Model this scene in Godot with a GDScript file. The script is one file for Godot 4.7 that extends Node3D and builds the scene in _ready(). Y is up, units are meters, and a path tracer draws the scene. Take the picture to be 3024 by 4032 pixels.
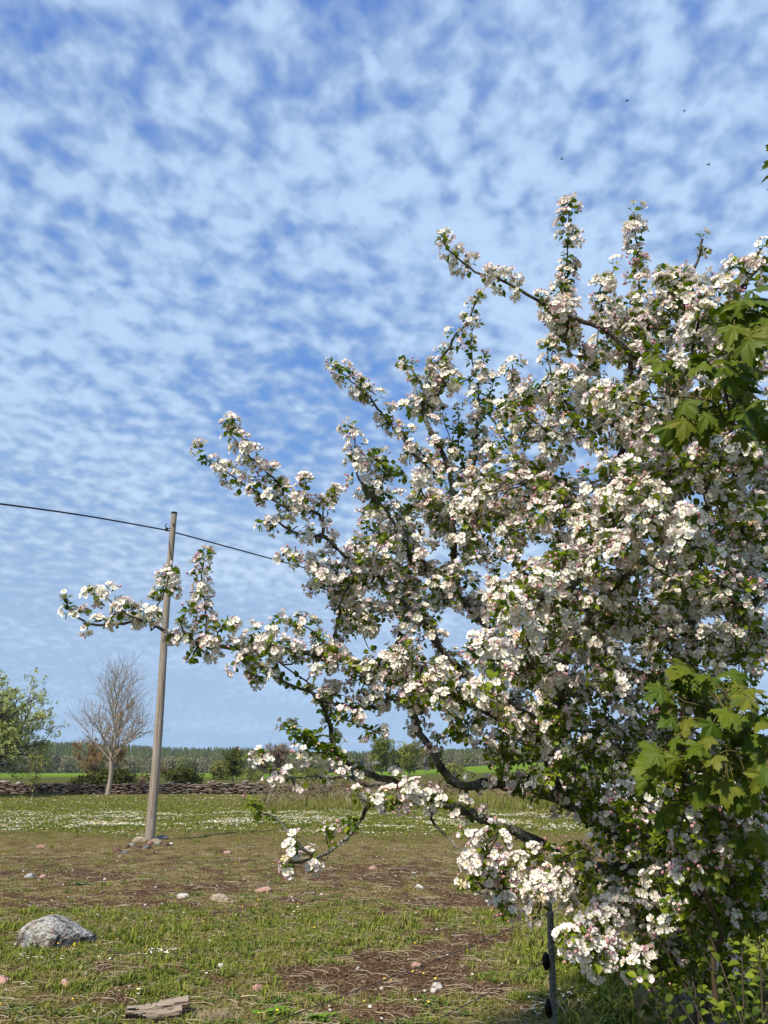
extends Node3D

# ---------- picture coordinates of the survey (3024 x 4032) to directions ----------
const FOCAL := 3046.0
const PITCH := 0.3229
const EYE := Vector3(0, 1.6, 0)
const T1 := Vector3(200, 2100, 1.659)
const T2 := Vector3(1000, 1800, 1.659)
const T3 := Vector3(1000, 2700, 1.659)
const T4 := Vector3(1500, 1100, 2.0738)
const T5 := Vector3(2200, 900, 2.0133)
const T6 := Vector3(2200, 1650, 2.0133)
const T7 := Vector3(1500, 2300, 2.0738)
const T8 := Vector3(2300, 2300, 2.2914)
const R3 := Vector3(1500, 3000, 1.0886)
const R5 := Vector3(1500, 700, 1.0886)
const R6 := Vector3(700, 1400, 1.508)
const S0 := Vector3(0, 0, 1)

var rng := RandomNumberGenerator.new()
var nz := FastNoiseLite.new()       # smooth value for patches
var nf := FastNoiseLite.new()       # fine
var taken := {}

func noise_of(s: int, f: float, oct := 3, type := FastNoiseLite.TYPE_SIMPLEX_SMOOTH) -> FastNoiseLite:
	var n := FastNoiseLite.new()
	n.seed = s
	n.frequency = f
	n.noise_type = type
	n.fractal_type = FastNoiseLite.FRACTAL_FBM
	n.fractal_octaves = oct
	return n

func spot(sx: float, sy: float, d: float) -> Vector3:
	var a := (sx - 1512.0) / FOCAL * d
	var b := -(sy - 2016.0) / FOCAL * d
	return EYE + Vector3(a, b * cos(PITCH) + d * sin(PITCH), b * sin(PITCH) - d * cos(PITCH))

func floor_at(sx: float, sy: float) -> Vector3:
	var q := spot(sx, sy, 1.0) - EYE
	var t := EYE.y / -q.y
	var g := EYE + q * t
	return Vector3(g.x, ground_y(g.x, g.z), g.z)

func numbered(called: String) -> String:
	if not taken.has(called):
		taken[called] = 0
		return called
	taken[called] += 1
	return "%s_%03d" % [called, taken[called]]

func thing(called: String, label: String, category: String, at := Vector3.ZERO, group := "") -> Node3D:
	var o := Node3D.new()
	o.name = numbered(called)
	add_child(o)
	o.position = at
	meta(o, label, category, group)
	return o

func meta(o: Node3D, label: String, category: String, group := "") -> void:
	o.set_meta("label", label)
	o.set_meta("category", category)
	if group != "":
		o.set_meta("group", group)

func obj(called: String, mesh: Mesh, mat: Material, parent: Node3D = self) -> MeshInstance3D:
	var o := MeshInstance3D.new()
	o.mesh = mesh
	o.material_override = mat
	o.name = numbered(called) if parent == self else called
	parent.add_child(o, true)
	return o

func many(called: String, mesh: Mesh, mat: Material, xf: Array, cols: Array, parent: Node3D = self) -> MultiMeshInstance3D:
	var m := MultiMesh.new()
	m.transform_format = MultiMesh.TRANSFORM_3D
	m.use_colors = true
	m.mesh = mesh
	m.instance_count = xf.size()
	for i in xf.size():
		m.set_instance_transform(i, xf[i])
		m.set_instance_color(i, cols[i])
	var o := MultiMeshInstance3D.new()
	o.multimesh = m
	o.material_override = mat
	o.name = numbered(called) if parent == self else called
	parent.add_child(o, true)
	o.set_meta("kind", "stuff")
	return o

func mat(c: Color, rough := 0.9, vertex := true) -> StandardMaterial3D:
	var m := StandardMaterial3D.new()
	m.albedo_color = c
	m.roughness = rough
	m.vertex_color_use_as_albedo = vertex
	m.metallic_specular = 0.3
	m.cull_mode = BaseMaterial3D.CULL_DISABLED
	return m

func grey_texture(s: int, f: float, lo: float, hi: float, size := 512, oct := 5) -> ImageTexture:
	var n := noise_of(s, f, oct)
	var im := n.get_seamless_image(size, size)
	im.convert(Image.FORMAT_L8)
	var d := im.get_data()
	var lut := PackedByteArray()
	for i in 256:
		lut.append(int(clampf(lerpf(lo, hi, smoothstep(0.15, 0.85, i / 255.0)), 0, 1) * 255))
	for i in d.size():
		d[i] = lut[d[i]]
	var out := Image.create_from_data(size, size, false, Image.FORMAT_L8, d)
	out.convert(Image.FORMAT_RGB8)
	return ImageTexture.create_from_image(out)

func frame_of(y: Vector3, hint := Vector3.UP) -> Basis:
	y = y.normalized()
	if absf(y.dot(hint)) > 0.97:
		hint = Vector3(0.3, 0.2, 0.93)
	var x := y.cross(hint).normalized()
	return Basis(x, y, x.cross(y))

func rv() -> Vector3:
	while true:
		var v := Vector3(rng.randf_range(-1, 1), rng.randf_range(-1, 1), rng.randf_range(-1, 1))
		if v.length_squared() < 1.0 and v.length_squared() > 0.01:
			return v.normalized()
	return Vector3.UP

func shade(c: Color, k: float) -> Color:
	return Color(c.r * k, c.g * k, c.b * k)

# ---------- the lie of the land ----------
var soil_spots := []

func ground_y(x: float, z: float) -> float:
	var d := Vector2(x, z).length()
	var y := nz.get_noise_2d(x * 0.35, z * 0.35) * 0.07 * smoothstep(3.0, 9.0, d)
	if d > 60.0:
		var a := x / maxf(1.0, -z) if z < 0 else 0.0
		y += smoothstep(120, 380, d) * smoothstep(-0.08, 0.22, a) * 5.0
		y += nz.get_noise_2d(x * 0.012 + 40.0, z * 0.012) * 0.6 * smoothstep(70, 200, d)
		y += smoothstep(680, 1150, d) * (13.0 + 11.0 * nz.get_noise_2d(x * 0.0016, z * 0.0016 + 9.0) + 8.0 * smoothstep(-250.0, -480.0, x))
		y -= smoothstep(1500, 2600, d) * 30.0
	return y

# x: how green, y: bare soil, z: daisies
func cover(x: float, z: float) -> Vector3:
	var d := -z
	var n1 := nz.get_noise_2d(x * 0.5, z * 0.5)
	var n2 := nz.get_noise_2d(x * 1.7 + 31.0, z * 1.7)
	var n3 := nf.get_noise_2d(x * 2.0, z * 2.0)
	var dd := d + n1 * 1.6 * (0.6 + d * 0.03)
	var green := 0.52
	green += 0.20 * smoothstep(6.8, 7.8, dd) * (1.0 - smoothstep(9.6, 11.0, dd))
	green -= 0.52 * smoothstep(10.0, 11.5, dd) * (1.0 - smoothstep(19.0, 26.0, dd))
	green += 0.3 * smoothstep(19.0, 25.0, dd) * (1.0 - smoothstep(38.0, 56.0, dd))
	green += smoothstep(0.6, 1.6, x) * (1.0 - smoothstep(6.5, 8.5, d)) * 0.35
	green += n2 * 0.8 + n3 * 0.4 + n1 * 0.3
	var soil := n2 * 0.55 - n3 * 0.5 - 0.12 + n1 * 0.3
	soil += 0.24 * smoothstep(10.0, 11.5, dd) * (1.0 - smoothstep(15.0, 20.0, dd))
	soil -= 0.2 * smoothstep(19.0, 25.0, dd) + smoothstep(0.9, 1.8, x) * (1.0 - smoothstep(6.5, 8.5, d)) * 0.4
	for s in soil_spots:
		var e := Vector2((x - s[0]) / s[2], (z - s[1]) / s[3]).length()
		if e < 1.4:
			soil += s[4] * (1.0 - smoothstep(0.4, 1.3, e))
	soil = smoothstep(0.05, 0.35, soil)
	var dz := smoothstep(20.0, 25.0, dd) * (1.0 - smoothstep(31.0, 36.0, dd))
	dz = dz * smoothstep(-0.16, 0.32, nz.get_noise_2d(x * 0.3 + 90.0, z * 0.36) * 0.8 + n2 * 0.5 + n3 * 0.5)
	dz += 0.35 * smoothstep(36.0, 42.0, d) * (1.0 - smoothstep(54.0, 58.0, d)) * smoothstep(0.0, 0.4, nz.get_noise_2d(x * 0.2 + 7.0, z * 0.9))
	return Vector3(clampf(green, 0, 1) * (1.0 - soil), soil, clampf(dz, 0, 1))

# ---------- shapes ----------
func smooth_path(p: PackedVector3Array, step: float) -> PackedVector3Array:
	var out := PackedVector3Array()
	for i in p.size() - 1:
		var a := p[maxi(0, i - 1)]
		var b := p[i]
		var c := p[i + 1]
		var e := p[mini(p.size() - 1, i + 2)]
		var k := maxi(1, int(ceil(b.distance_to(c) / step)))
		for j in k:
			out.append(b.cubic_interpolate(c, a, e, float(j) / k))
	out.append(p[p.size() - 1])
	return out

func tube(st: SurfaceTool, p: PackedVector3Array, r0: float, r1: float, sides: int, tint: Callable, bump := 0.0, flare := 0.0) -> void:
	var n := p.size()
	var x := frame_of(p[1] - p[0]).x
	var along := 0.0
	var rows := []
	for i in n:
		var t := (p[mini(n - 1, i + 1)] - p[maxi(0, i - 1)]).normalized()
		x = (x - t * x.dot(t)).normalized()
		var y := t.cross(x)
		var f := float(i) / (n - 1)
		var r := lerpf(r0, r1, pow(f, 0.8)) * (1.0 + flare * exp(-f * 9.0))
		if i > 0:
			along += p[i].distance_to(p[i - 1])
		var row := []
		for k in sides + 1:
			var a := TAU * (k % sides) / sides
			var dir := x * cos(a) + y * sin(a)
			var q := p[i] + dir * r * (1.0 + bump * nf.get_noise_3d(p[i].x * 9.0 + cos(a) * 3.0, p[i].y * 9.0 + sin(a) * 3.0, p[i].z * 9.0))
			row.append([q, dir, Vector2(float(k) / sides, along), tint.call(q, dir)])
		rows.append(row)
	for i in n - 1:
		for k in sides:
			for v in [rows[i][k], rows[i + 1][k], rows[i + 1][k + 1], rows[i][k], rows[i + 1][k + 1], rows[i][k + 1]]:
				st.set_normal(v[1])
				st.set_uv(v[2])
				st.set_color(v[3])
				st.add_vertex(v[0])

func start() -> SurfaceTool:
	var st := SurfaceTool.new()
	st.begin(Mesh.PRIMITIVE_TRIANGLES)
	return st

func tri(st: SurfaceTool, a: Vector3, b: Vector3, c: Vector3, ca: Color, cb: Color, cc: Color) -> void:
	st.set_color(ca)
	st.add_vertex(a)
	st.set_color(cb)
	st.add_vertex(b)
	st.set_color(cc)
	st.add_vertex(c)

func petal(st: SurfaceTool, ang: float, len: float, wid: float, cup: float, inner: Color, outer: Color, sagging := 0.0) -> void:
	var ts := [0.08, 0.38, 0.72, 1.0]
	var ws := [0.16, 0.72, 1.0, 0.5]
	var ca := cos(ang)
	var sa := sin(ang)
	var g := []
	for i in 4:
		var row := []
		for s in [-1, 0, 1]:
			var t: float = ts[i]
			if i == 3 and s == 0:
				t = 1.02
			var r: float = len * sin(minf(t * (1.55 - cup * 0.62), 1.5708)) / sin(minf(1.55 - cup * 0.62, 1.5708)) * (1.0 - cup * 0.45)
			var y: float = len * (cup * t * (1.25 - 0.35 * t) - sagging * t * t) + 0.13 * len * s * s * t
			var w: float = s * wid * 0.5 * ws[i] * (1.0 - cup * 0.3)
			row.append([Vector3(ca * r - sa * w, y, sa * r + ca * w), inner.lerp(outer, t * t)])
		g.append(row)
	for i in 3:
		for k in 2:
			var a = g[i][k]
			var b = g[i + 1][k]
			var c = g[i + 1][k + 1]
			var d = g[i][k + 1]
			tri(st, a[0], b[0], c[0], a[1], b[1], c[1])
			tri(st, a[0], c[0], d[0], a[1], c[1], d[1])

func pedicel(st: SurfaceTool, len: float, r: float, c: Color) -> void:
	for k in 3:
		var a := TAU * k / 3.0
		var b := TAU * (k + 1) / 3.0
		var p := Vector3(cos(a) * r, 0, sin(a) * r)
		var q := Vector3(cos(b) * r, 0, sin(b) * r)
		var dn := Vector3(0, -len, 0)
		tri(st, p * 2.2, q * 2.2, q + dn * 0.3, c, c, c)
		tri(st, p * 2.2, q + dn * 0.3, p + dn * 0.3, c, c, c)
		tri(st, p + dn * 0.3, q + dn * 0.3, q + dn, c, c, c)
		tri(st, p + dn * 0.3, q + dn, p + dn, c, c, c)

func make_blossom(kind: int, s: int) -> ArrayMesh:
	var r := RandomNumberGenerator.new()
	r.seed = s
	var st := start()
	st.set_smooth_group(0)
	var white := Color(0.93, 0.91, 0.88)
	var pale := Color(0.90, 0.80, 0.82)
	var pink := Color(0.72, 0.34, 0.40)
	var cup: float = [0.2, 0.42, 0.85, 0.05][kind]
	if kind == 3:
		white = Color(0.80, 0.66, 0.42)
		pale = Color(0.62, 0.42, 0.20)
	for k in 5:
		var a := TAU * k / 5.0 + r.randf_range(-0.12, 0.12)
		var edge := white.lerp(pale, r.randf_range(0.0, 0.7))
		if kind == 2:
			edge = pale.lerp(pink, r.randf_range(0.0, 0.45))
		petal(st, a, 0.0225 * r.randf_range(0.88, 1.08), 0.019 * r.randf_range(0.88, 1.1) * (0.6 if kind == 3 else 1.0), clampf(cup + r.randf_range(-0.12, 0.14), 0.0, 1.0), Color(0.90, 0.89, 0.76) if kind < 2 else white, edge, 0.35 if kind == 3 else 0.0)
	# stamens
	for k in 9:
		var a := r.randf() * TAU
		var e := Vector3(cos(a) * r.randf_range(0.002, 0.005), r.randf_range(0.006, 0.0095), sin(a) * r.randf_range(0.002, 0.005))
		var w := Vector3(-sin(a), 0, cos(a)) * 0.0007
		var gc := Color(0.72, 0.66, 0.3)
		var tip := Color(0.66, 0.5, 0.1)
		tri(st, -w, w, e + w * 1.5, gc, gc, tip)
		tri(st, -w, e + w * 1.5, e - w * 1.5, gc, tip, tip)
	pedicel(st, 0.024, 0.0009, Color(0.13, 0.17, 0.05))
	for k in 5:
		var a := TAU * (k + 0.5) / 5.0
		var o := Vector3(cos(a), -0.15, sin(a)) * 0.007
		var w := Vector3(-sin(a), 0, cos(a)) * 0.0022
		var c := Color(0.14, 0.2, 0.06)
		tri(st, -w + Vector3(0, -0.001, 0), w + Vector3(0, -0.001, 0), o, c, c, c)
	st.generate_normals()
	return st.commit()

func make_bud() -> ArrayMesh:
	var st := start()
	st.set_smooth_group(0)
	var ring := [0.15, 0.75, 1.0, 0.7, 0.05]
	var ys := [0.0, 0.22, 0.5, 0.8, 1.0]
	for i in 4:
		for k in 6:
			var q := []
			for e in [[i, k], [i + 1, k], [i + 1, k + 1], [i, k + 1]]:
				var a: float = TAU * e[1] / 6.0 + e[0] * 0.25
				var rr: float = ring[e[0]] * 0.0062
				var c := Color(0.80, 0.54, 0.54).lerp(Color(0.56, 0.16, 0.24), 0.5 + 0.5 * sin(a * 2.0 + e[0]))
				if e[0] == 0:
					c = Color(0.15, 0.2, 0.06)
				q.append([Vector3(cos(a) * rr, ys[e[0]] * 0.0145, sin(a) * rr), c])
			tri(st, q[0][0], q[1][0], q[2][0], q[0][1], q[1][1], q[2][1])
			tri(st, q[0][0], q[2][0], q[3][0], q[0][1], q[2][1], q[3][1])
	pedicel(st, 0.026, 0.0009, Color(0.14, 0.16, 0.06))
	st.generate_normals()
	return st.commit()

# an oval leaf one unit long along +y, face towards +z
func make_leaf(fold: float, curl: float, wide: float) -> ArrayMesh:
	var st := start()
	st.set_smooth_group(0)
	var ts := [0.0, 0.14, 0.34, 0.58, 0.8, 1.0]
	var ws := [0.02, 0.02, 0.62, 1.0, 0.72, 0.0]
	var rows := []
	for i in 6:
		var t: float = ts[i]
		var z: float = -curl * t * t
		var w: float = ws[i] * wide * 0.5
		var wob: float = 0.03 * sin(i * 2.4)
		rows.append([Vector3(-w, t - z * z * 0.3, z + w * fold + wob * ws[i]), Vector3(0, t - z * z * 0.3, z), Vector3(w, t - z * z * 0.3, z + w * fold - wob * ws[i])])
	for i in 5:
		for k in 2:
			var e := Color(0.92, 0.94, 0.9)
			var m := Color(1.25, 1.2, 1.2)
			var c0 := e if k == 0 else m
			var c1 := m if k == 0 else e
			tri(st, rows[i][k], rows[i + 1][k], rows[i + 1][k + 1], c0, c0, c1)
			tri(st, rows[i][k], rows[i + 1][k + 1], rows[i][k + 1], c0, c1, c1)
	st.generate_normals()
	return st.commit()

# a five-lobed maple leaf about one unit across, stalk joint at the origin, main lobe along +y, face towards +z
func make_maple(s: int) -> ArrayMesh:
	var r := RandomNumberGenerator.new()
	r.seed = s
	var lobes := [[-2.35, 0.40], [-1.15, 0.80], [0.0, 1.0], [1.15, 0.80], [2.35, 0.40]]
	var rim := [[-2.95, 0.16]]
	for i in 5:
		var a: float = lobes[i][0]
		var l: float = lobes[i][1] * r.randf_range(0.93, 1.07)
		var w := 0.22 if i == 2 else 0.22
		rim.append([a - w * 1.75, l * 0.70])
		rim.append([a - w * 1.5, l * 0.86])
		rim.append([a - w * 0.85, l * 0.80])
		rim.append([a - w * 0.5, l * 0.93])
		rim.append([a - w * 0.22, l * 0.90])
		rim.append([a, l * 1.08])
		rim.append([a + w * 0.22, l * 0.90])
		rim.append([a + w * 0.5, l * 0.93])
		rim.append([a + w * 0.85, l * 0.80])
		rim.append([a + w * 1.5, l * 0.86])
		rim.append([a + w * 1.75, l * 0.70])
		if i < 4:
			rim.append([(a + lobes[i + 1][0]) * 0.5, minf(l, lobes[i + 1][1]) * 0.66])
	rim.append([2.95, 0.16])
	var droop := r.randf_range(0.25, 0.5)
	var st := start()
	st.set_smooth_group(0)
	var fr := [0.0, 0.3, 0.55, 0.78, 1.0]
	var pts := []
	for i in rim.size():
		var row := []
		for f in fr:
			var a: float = rim[i][0]
			var rad: float = rim[i][1] * f * 0.62
			if f < 0.99:
				rad = lerpf(f * 0.34 * (0.55 + 0.45 * cos(a * 0.5)), rad, f)
			var near := 9.0
			for l in lobes:
				near = minf(near, absf(a - l[0]))
			var vein := 1.0 - smoothstep(0.0, 0.3, near)
			var z: float = -droop * rad * rad * 1.6 - 0.10 * vein * rad + 0.035 * sin(a * 7.0 + s) * f
			row.append([Vector3(sin(a) * rad, cos(a) * rad, z), Color(0.9, 0.92, 0.9).lerp(Color(1.45, 1.35, 1.3), vein * vein * (1.0 - f * 0.6))])
		pts.append(row)
	for i in rim.size() - 1:
		for k in 4:
			var a = pts[i][k]
			var b = pts[i][k + 1]
			var c = pts[i + 1][k + 1]
			var d = pts[i + 1][k]
			tri(st, a[0], b[0], c[0], a[1], b[1], c[1])
			if k > 0:
				tri(st, a[0], c[0], d[0], a[1], c[1], d[1])
	st.generate_normals()
	return st.commit()

# a rock with broken faces; half extents in size
func rock_mesh(size: Vector3, s: int, tint: Callable, cuts := 9, shape = null, fine := 20) -> ArrayMesh:
	var r := RandomNumberGenerator.new()
	r.seed = s
	var planes := []
	for i in cuts:
		var v := Vector3(r.randf_range(-1, 1), r.randf_range(-0.6, 1), r.randf_range(-1, 1)).normalized()
		planes.append([v, r.randf_range(0.62, 0.88)])
	var g := []
	var wide := fine * 2
	for i in fine + 1:
		var row := []
		for k in wide + 1:
			var th := PI * i / fine
			var ph := TAU * (k % wide) / wide
			var v := Vector3(sin(th) * cos(ph), cos(th), sin(th) * sin(ph))
			for p in planes:
				var d: float = v.dot(p[0])
				if d > p[1]:
					v -= p[0] * (d - p[1]) * 0.92
			v *= 1.0 + 0.10 * nz.get_noise_3d(v.x * 12.0 + s * 3.7, v.y * 12.0, v.z * 12.0) + 0.035 * nf.get_noise_3d(v.x * 9.0 + s, v.y * 9.0, v.z * 9.0)
			if shape != null:
				v = shape.call(v)
			row.append([v * size, tint.call(v)])
		g.append(row)
	var st := start()
	st.set_smooth_group(0)
	for i in fine:
		for k in wide:
			var a = g[i][k]
			var b = g[i + 1][k]
			var c = g[i + 1][k + 1]
			var d = g[i][k + 1]
			tri(st, a[0], c[0], b[0], a[1], c[1], b[1])
			tri(st, a[0], d[0], c[0], a[1], d[1], c[1])
	st.index()
	st.generate_normals()
	return st.commit()

# a loose tuft of leaf-sized faces filling a ball of radius one
func leaf_ball(s: int, n: int, size: float, hollow := 0.2) -> ArrayMesh:
	var r := RandomNumberGenerator.new()
	r.seed = s
	var st := start()
	for i in n:
		var p := Vector3.ZERO
		while true:
			p = Vector3(r.randf_range(-1, 1), r.randf_range(-1, 1), r.randf_range(-1, 1))
			if p.length() < 1.0 and p.length() > hollow:
				break
		var b := frame_of(Vector3(r.randf_range(-1, 1), r.randf_range(-1, 1), r.randf_range(-1, 1)))
		var k := size * r.randf_range(0.6, 1.3)
		var c := shade(Color(1, 1, 1), r.randf_range(0.7, 1.3))
		tri(st, p - b.x * k, p + b.y * k * 1.3, p + b.x * k, c, c, c)
		tri(st, p - b.x * k, p + b.x * k, p - b.y * k * 1.3, c, c, c)
	st.generate_normals()
	return st.commit()

func make_tuft(s: int, blades: int, spread: float, lean: float) -> ArrayMesh:
	var r := RandomNumberGenerator.new()
	r.seed = s
	var st := start()
	for i in blades:
		var a := r.randf() * TAU
		var d := Vector3(cos(a), 0, sin(a))
		var o := Vector3(r.randf_range(-1, 1), 0, r.randf_range(-1, 1)) * spread
		var h := r.randf_range(0.55, 1.0)
		var w := Vector3(-d.z, 0, d.x) * r.randf_range(0.03, 0.055)
		var l := lean * r.randf_range(0.3, 1.2)
		var m := o + d * l * 0.35 * h + Vector3(0, h * 0.6, 0)
		var t := o + d * l * h + Vector3(0, h * (1.0 - 0.35 * l), 0)
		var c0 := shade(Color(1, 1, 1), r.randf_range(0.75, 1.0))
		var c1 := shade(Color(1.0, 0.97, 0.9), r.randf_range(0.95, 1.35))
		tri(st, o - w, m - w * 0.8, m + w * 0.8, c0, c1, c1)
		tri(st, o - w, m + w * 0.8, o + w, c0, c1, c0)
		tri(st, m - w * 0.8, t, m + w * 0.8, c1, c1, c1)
	st.generate_normals()
	return st.commit()

func make_daisy() -> ArrayMesh:
	var st := start()
	var n := 7
	for k in n:
		var a := TAU * k / n
		var b := TAU * (k + 1) / n
		var w := Color(0.85, 0.85, 0.82)
		tri(st, Vector3(0, 0.1, 0), Vector3(cos(a), 0.22, sin(a)), Vector3(cos(b), 0.22, sin(b)), w, w, w)
		var y := Color(0.75, 0.5, 0.05)
		tri(st, Vector3(0, 0.42, 0), Vector3(cos(a), 0.5, sin(a)) * 0.38, Vector3(cos(b), 0.5, sin(b)) * 0.38, y, y, y)
	var g := Color(0.1, 0.16, 0.04)
	tri(st, Vector3(-0.12, 0, 0), Vector3(0.12, 0, 0), Vector3(0, -5, 0), g, g, g)
	st.generate_normals()
	return st.commit()

# ---------- trees that stand far off ----------
func grow(st: SurfaceTool, p: Vector3, d: Vector3, len: float, r: float, level: int, o: Dictionary, tips: Array) -> void:
	var pts := PackedVector3Array([p])
	var q := p
	var dir := d
	for i in 3:
		dir = (dir + rv() * o.jitter + Vector3.UP * o.up).normalized()
		q += dir * len / 3.0
		pts.append(q)
	var last: bool = level >= o.levels
	tube(st, pts, r, r * (0.35 if last else 0.62), 5 if level < 2 else 3, o.tint)
	if last:
		tips.append([q, dir])
		if o.get("midtips", false):
			tips.append([pts[2], dir])
		return
	var kids: int = o.kids[level]
	for k in kids:
		var along := lerpf(0.35, 1.0, (k + rng.randf()) / kids) if level > 0 else lerpf(0.75, 1.0, float(k) / kids)
		var at := pts[2].lerp(pts[3], (along - 0.667) * 3.0) if along > 0.667 else pts[1].lerp(pts[2], maxf(0, along - 0.333) * 3.0)
		var b := frame_of(dir)
		var a := k * 2.4 + rng.randf() * 1.2
		var side := b.x * cos(a) + b.z * sin(a)
		var nd: Vector3 = (dir * (1.0 - o.spread * 0.5) + side * o.spread * rng.randf_range(0.6, 1.2)).normalized()
		grow(st, at, nd, len * o.shrink * rng.randf_range(0.75, 1.15), r * 0.55, level + 1, o, tips)

func flat_tint(c: Color, vary := 0.25) -> Callable:
	return func(q: Vector3, _n: Vector3) -> Color: return shade(c, 1.0 + vary * nf.get_noise_3d(q.x * 6.0, q.y * 6.0, q.z * 6.0))

func sky_picture() -> Image:
	var w := 3072
	var h := 1536
	var data := PackedFloat32Array()
	data.resize(w * h * 4)
	var cells := noise_of(11, 1.0, 5)
	cells.fractal_gain = 0.5
	var wide := noise_of(23, 1.0, 3)
	var lumps := noise_of(29, 1.0, 2, FastNoiseLite.TYPE_CELLULAR)
	lumps.cellular_return_type = FastNoiseLite.RETURN_DISTANCE2_SUB
	lumps.cellular_jitter = 1.0
	var sun := Vector3(-0.50, 0.78, 0.52).normalized()
	var top := Vector3(0.022, 0.115, 0.47)
	var mid := Vector3(0.065, 0.225, 0.60)
	var low := Vector3(0.34, 0.51, 0.71)
	for j in h:
		var phi := PI * (j + 0.5) / h
		var y := cos(phi)
		var s := sin(phi)
		for i in w:
			var c := low
			if y > 0.0:
				var a := ((i + 0.5) / w - 0.5) * TAU
				var x := sin(a) * s
				var z := -cos(a) * s
				c = low.lerp(mid, smoothstep(0.0, 0.45, y)).lerp(top, smoothstep(0.3, 0.95, y))
				var u := x / (y + 0.10)
				var v := z / (y + 0.10)
				var big := wide.get_noise_2d(u * 0.9 + 3.0, v * 0.9)
				var wu := u + 0.012 * wide.get_noise_2d(u * 8.0, v * 8.0 + 50.0)
				var wv := v + 0.012 * wide.get_noise_2d(u * 8.0 + 80.0, v * 8.0)
				var n := cells.get_noise_2d(wu * 11.0 + wv * 1.8, wv * 10.4)
				var n2 := cells.get_noise_2d(wu * 20.0 + 40.0, wv * 18.0 - wu * 3.0)
				var puff := 1.0 + lumps.get_noise_2d(wu * 10.0, wv * 9.4)
				var toward := x * sun.x + y * sun.y + z * sun.z
				var f := n * 0.72 + n2 * 0.33 + (puff - 0.4) * 0.34 + big * 0.55 + 0.02 + 0.24 * toward
				var cov := smoothstep(-0.70, 0.58, f)
				cov = cov * 0.76 * smoothstep(-0.02, 0.28, y) + 0.19 + 0.38 * smoothstep(0.50, 0.06, y)
				var lum := 0.86 + 0.26 * smoothstep(-0.2, 0.8, f) + 0.10 * maxf(0.0, toward)
				var cl := Vector3(0.355, 0.478, 0.66) * lum
				c = c.lerp(cl, cov)
			var o := (j * w + i) * 4
			data[o] = c.x
			data[o + 1] = c.y
			data[o + 2] = c.z
			data[o + 3] = 1.0
	return Image.create_from_data(w, h, false, Image.FORMAT_RGBAF, data.to_byte_array())

# ---------- the apple tree ----------
var limbs := []            # [PackedVector3Array, r0, r1]
var blossoms := [[], [], [], [], []]   # per form: [Transform3D, Color]
var leaves := [[], [], []]
var tufts := []            # lichen
var apple_root: Node3D
var bark: StandardMaterial3D
var twig_st: SurfaceTool

func bark_tint(q: Vector3, n: Vector3) -> Color:
	var lich := smoothstep(0.02, 0.32, nf.get_noise_3d(q.x * 9.0, q.y * 9.0, q.z * 9.0) + 0.16 + n.y * 0.1)
	var c := Color(0.085, 0.066, 0.048).lerp(Color(0.15, 0.12, 0.09), 0.5 + 0.5 * nf.get_noise_3d(q.x * 25.0, q.y * 25.0, q.z * 25.0))
	return c.lerp(Color(0.33, 0.34, 0.29), lich * 0.85)

func twig_tint(q: Vector3, _n: Vector3) -> Color:
	return Color(0.10, 0.065, 0.045).lerp(Color(0.22, 0.2, 0.17), clampf(0.5 + 1.2 * nf.get_noise_3d(q.x * 12.0, q.y * 12.0, q.z * 12.0), 0, 1))

func nearest_limb(p: Vector3, most := 9.0) -> Vector3:
	var best := most
	var at := p
	for l in limbs:
		var pts: PackedVector3Array = l[0]
		for i in range(0, pts.size(), 2):
			var d := pts[i].distance_to(p)
			if d < best:
				best = d
				at = pts[i]
	return at

func spur(p: Vector3, axis: Vector3, flowers: int, nl: int, buds: float, young := 0.5) -> void:
	if rng.randf() < 0.16:
		buds = maxf(buds, 0.65)
	var blush := rng.randf()
	var b := frame_of(axis, rv())
	axis = axis.normalized()
	for i in nl:
		var a := i * 2.4 + rng.randf() * 0.8
		var side := b.x * cos(a) + b.z * sin(a)
		var d := (side + axis * rng.randf_range(0.0, 0.9) + Vector3.UP * 0.15).normalized()
		var n := (axis * 0.7 + Vector3.UP * 0.8 + rv() * 0.45)
		n = (n - d * n.dot(d)).normalized()
		var k := rng.randf_range(0.026, 0.050)
		var c := Color(0.115, 0.165, 0.014).lerp(Color(0.28, 0.33, 0.026), clampf(young + rng.randf_range(-0.5, 0.5), 0, 1))
		if rng.randf() < 0.25:
			c = Color(0.09, 0.15, 0.018)
		leaves[rng.randi() % 3].append([Transform3D(Basis(d.cross(n) * k, d * k, n * k), p + side * 0.004 + axis * 0.006), c])
	for i in flowers:
		var a := i * 2.4 + rng.randf() * 0.9
		var ring := 0.0 if i == 0 else rng.randf_range(0.55, 1.15)
		var side := b.x * cos(a) + b.z * sin(a)
		var d := (axis + side * ring + rv() * 0.15).normalized()
		var face := (d + Vector3(-0.08, 0.28, 0.12) + rv() * 0.3).normalized()
		var k := rng.randf_range(0.82, 1.16)
		var form := 0
		var u := rng.randf()
		if u < buds:
			form = 4
		elif u < buds + 0.13:
			form = 2
		elif u < buds + 0.16:
			form = 3
		elif u < buds + 0.52:
			form = 1
		var c := Color(1, 1, 1).lerp(Color(0.97, 0.82, 0.85), blush * blush * rng.randf())
		blossoms[form].append([Transform3D(frame_of(face, rv()).scaled(Vector3.ONE * k), p + d * rng.randf_range(0.026, 0.046) + axis * 0.008), c])

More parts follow.
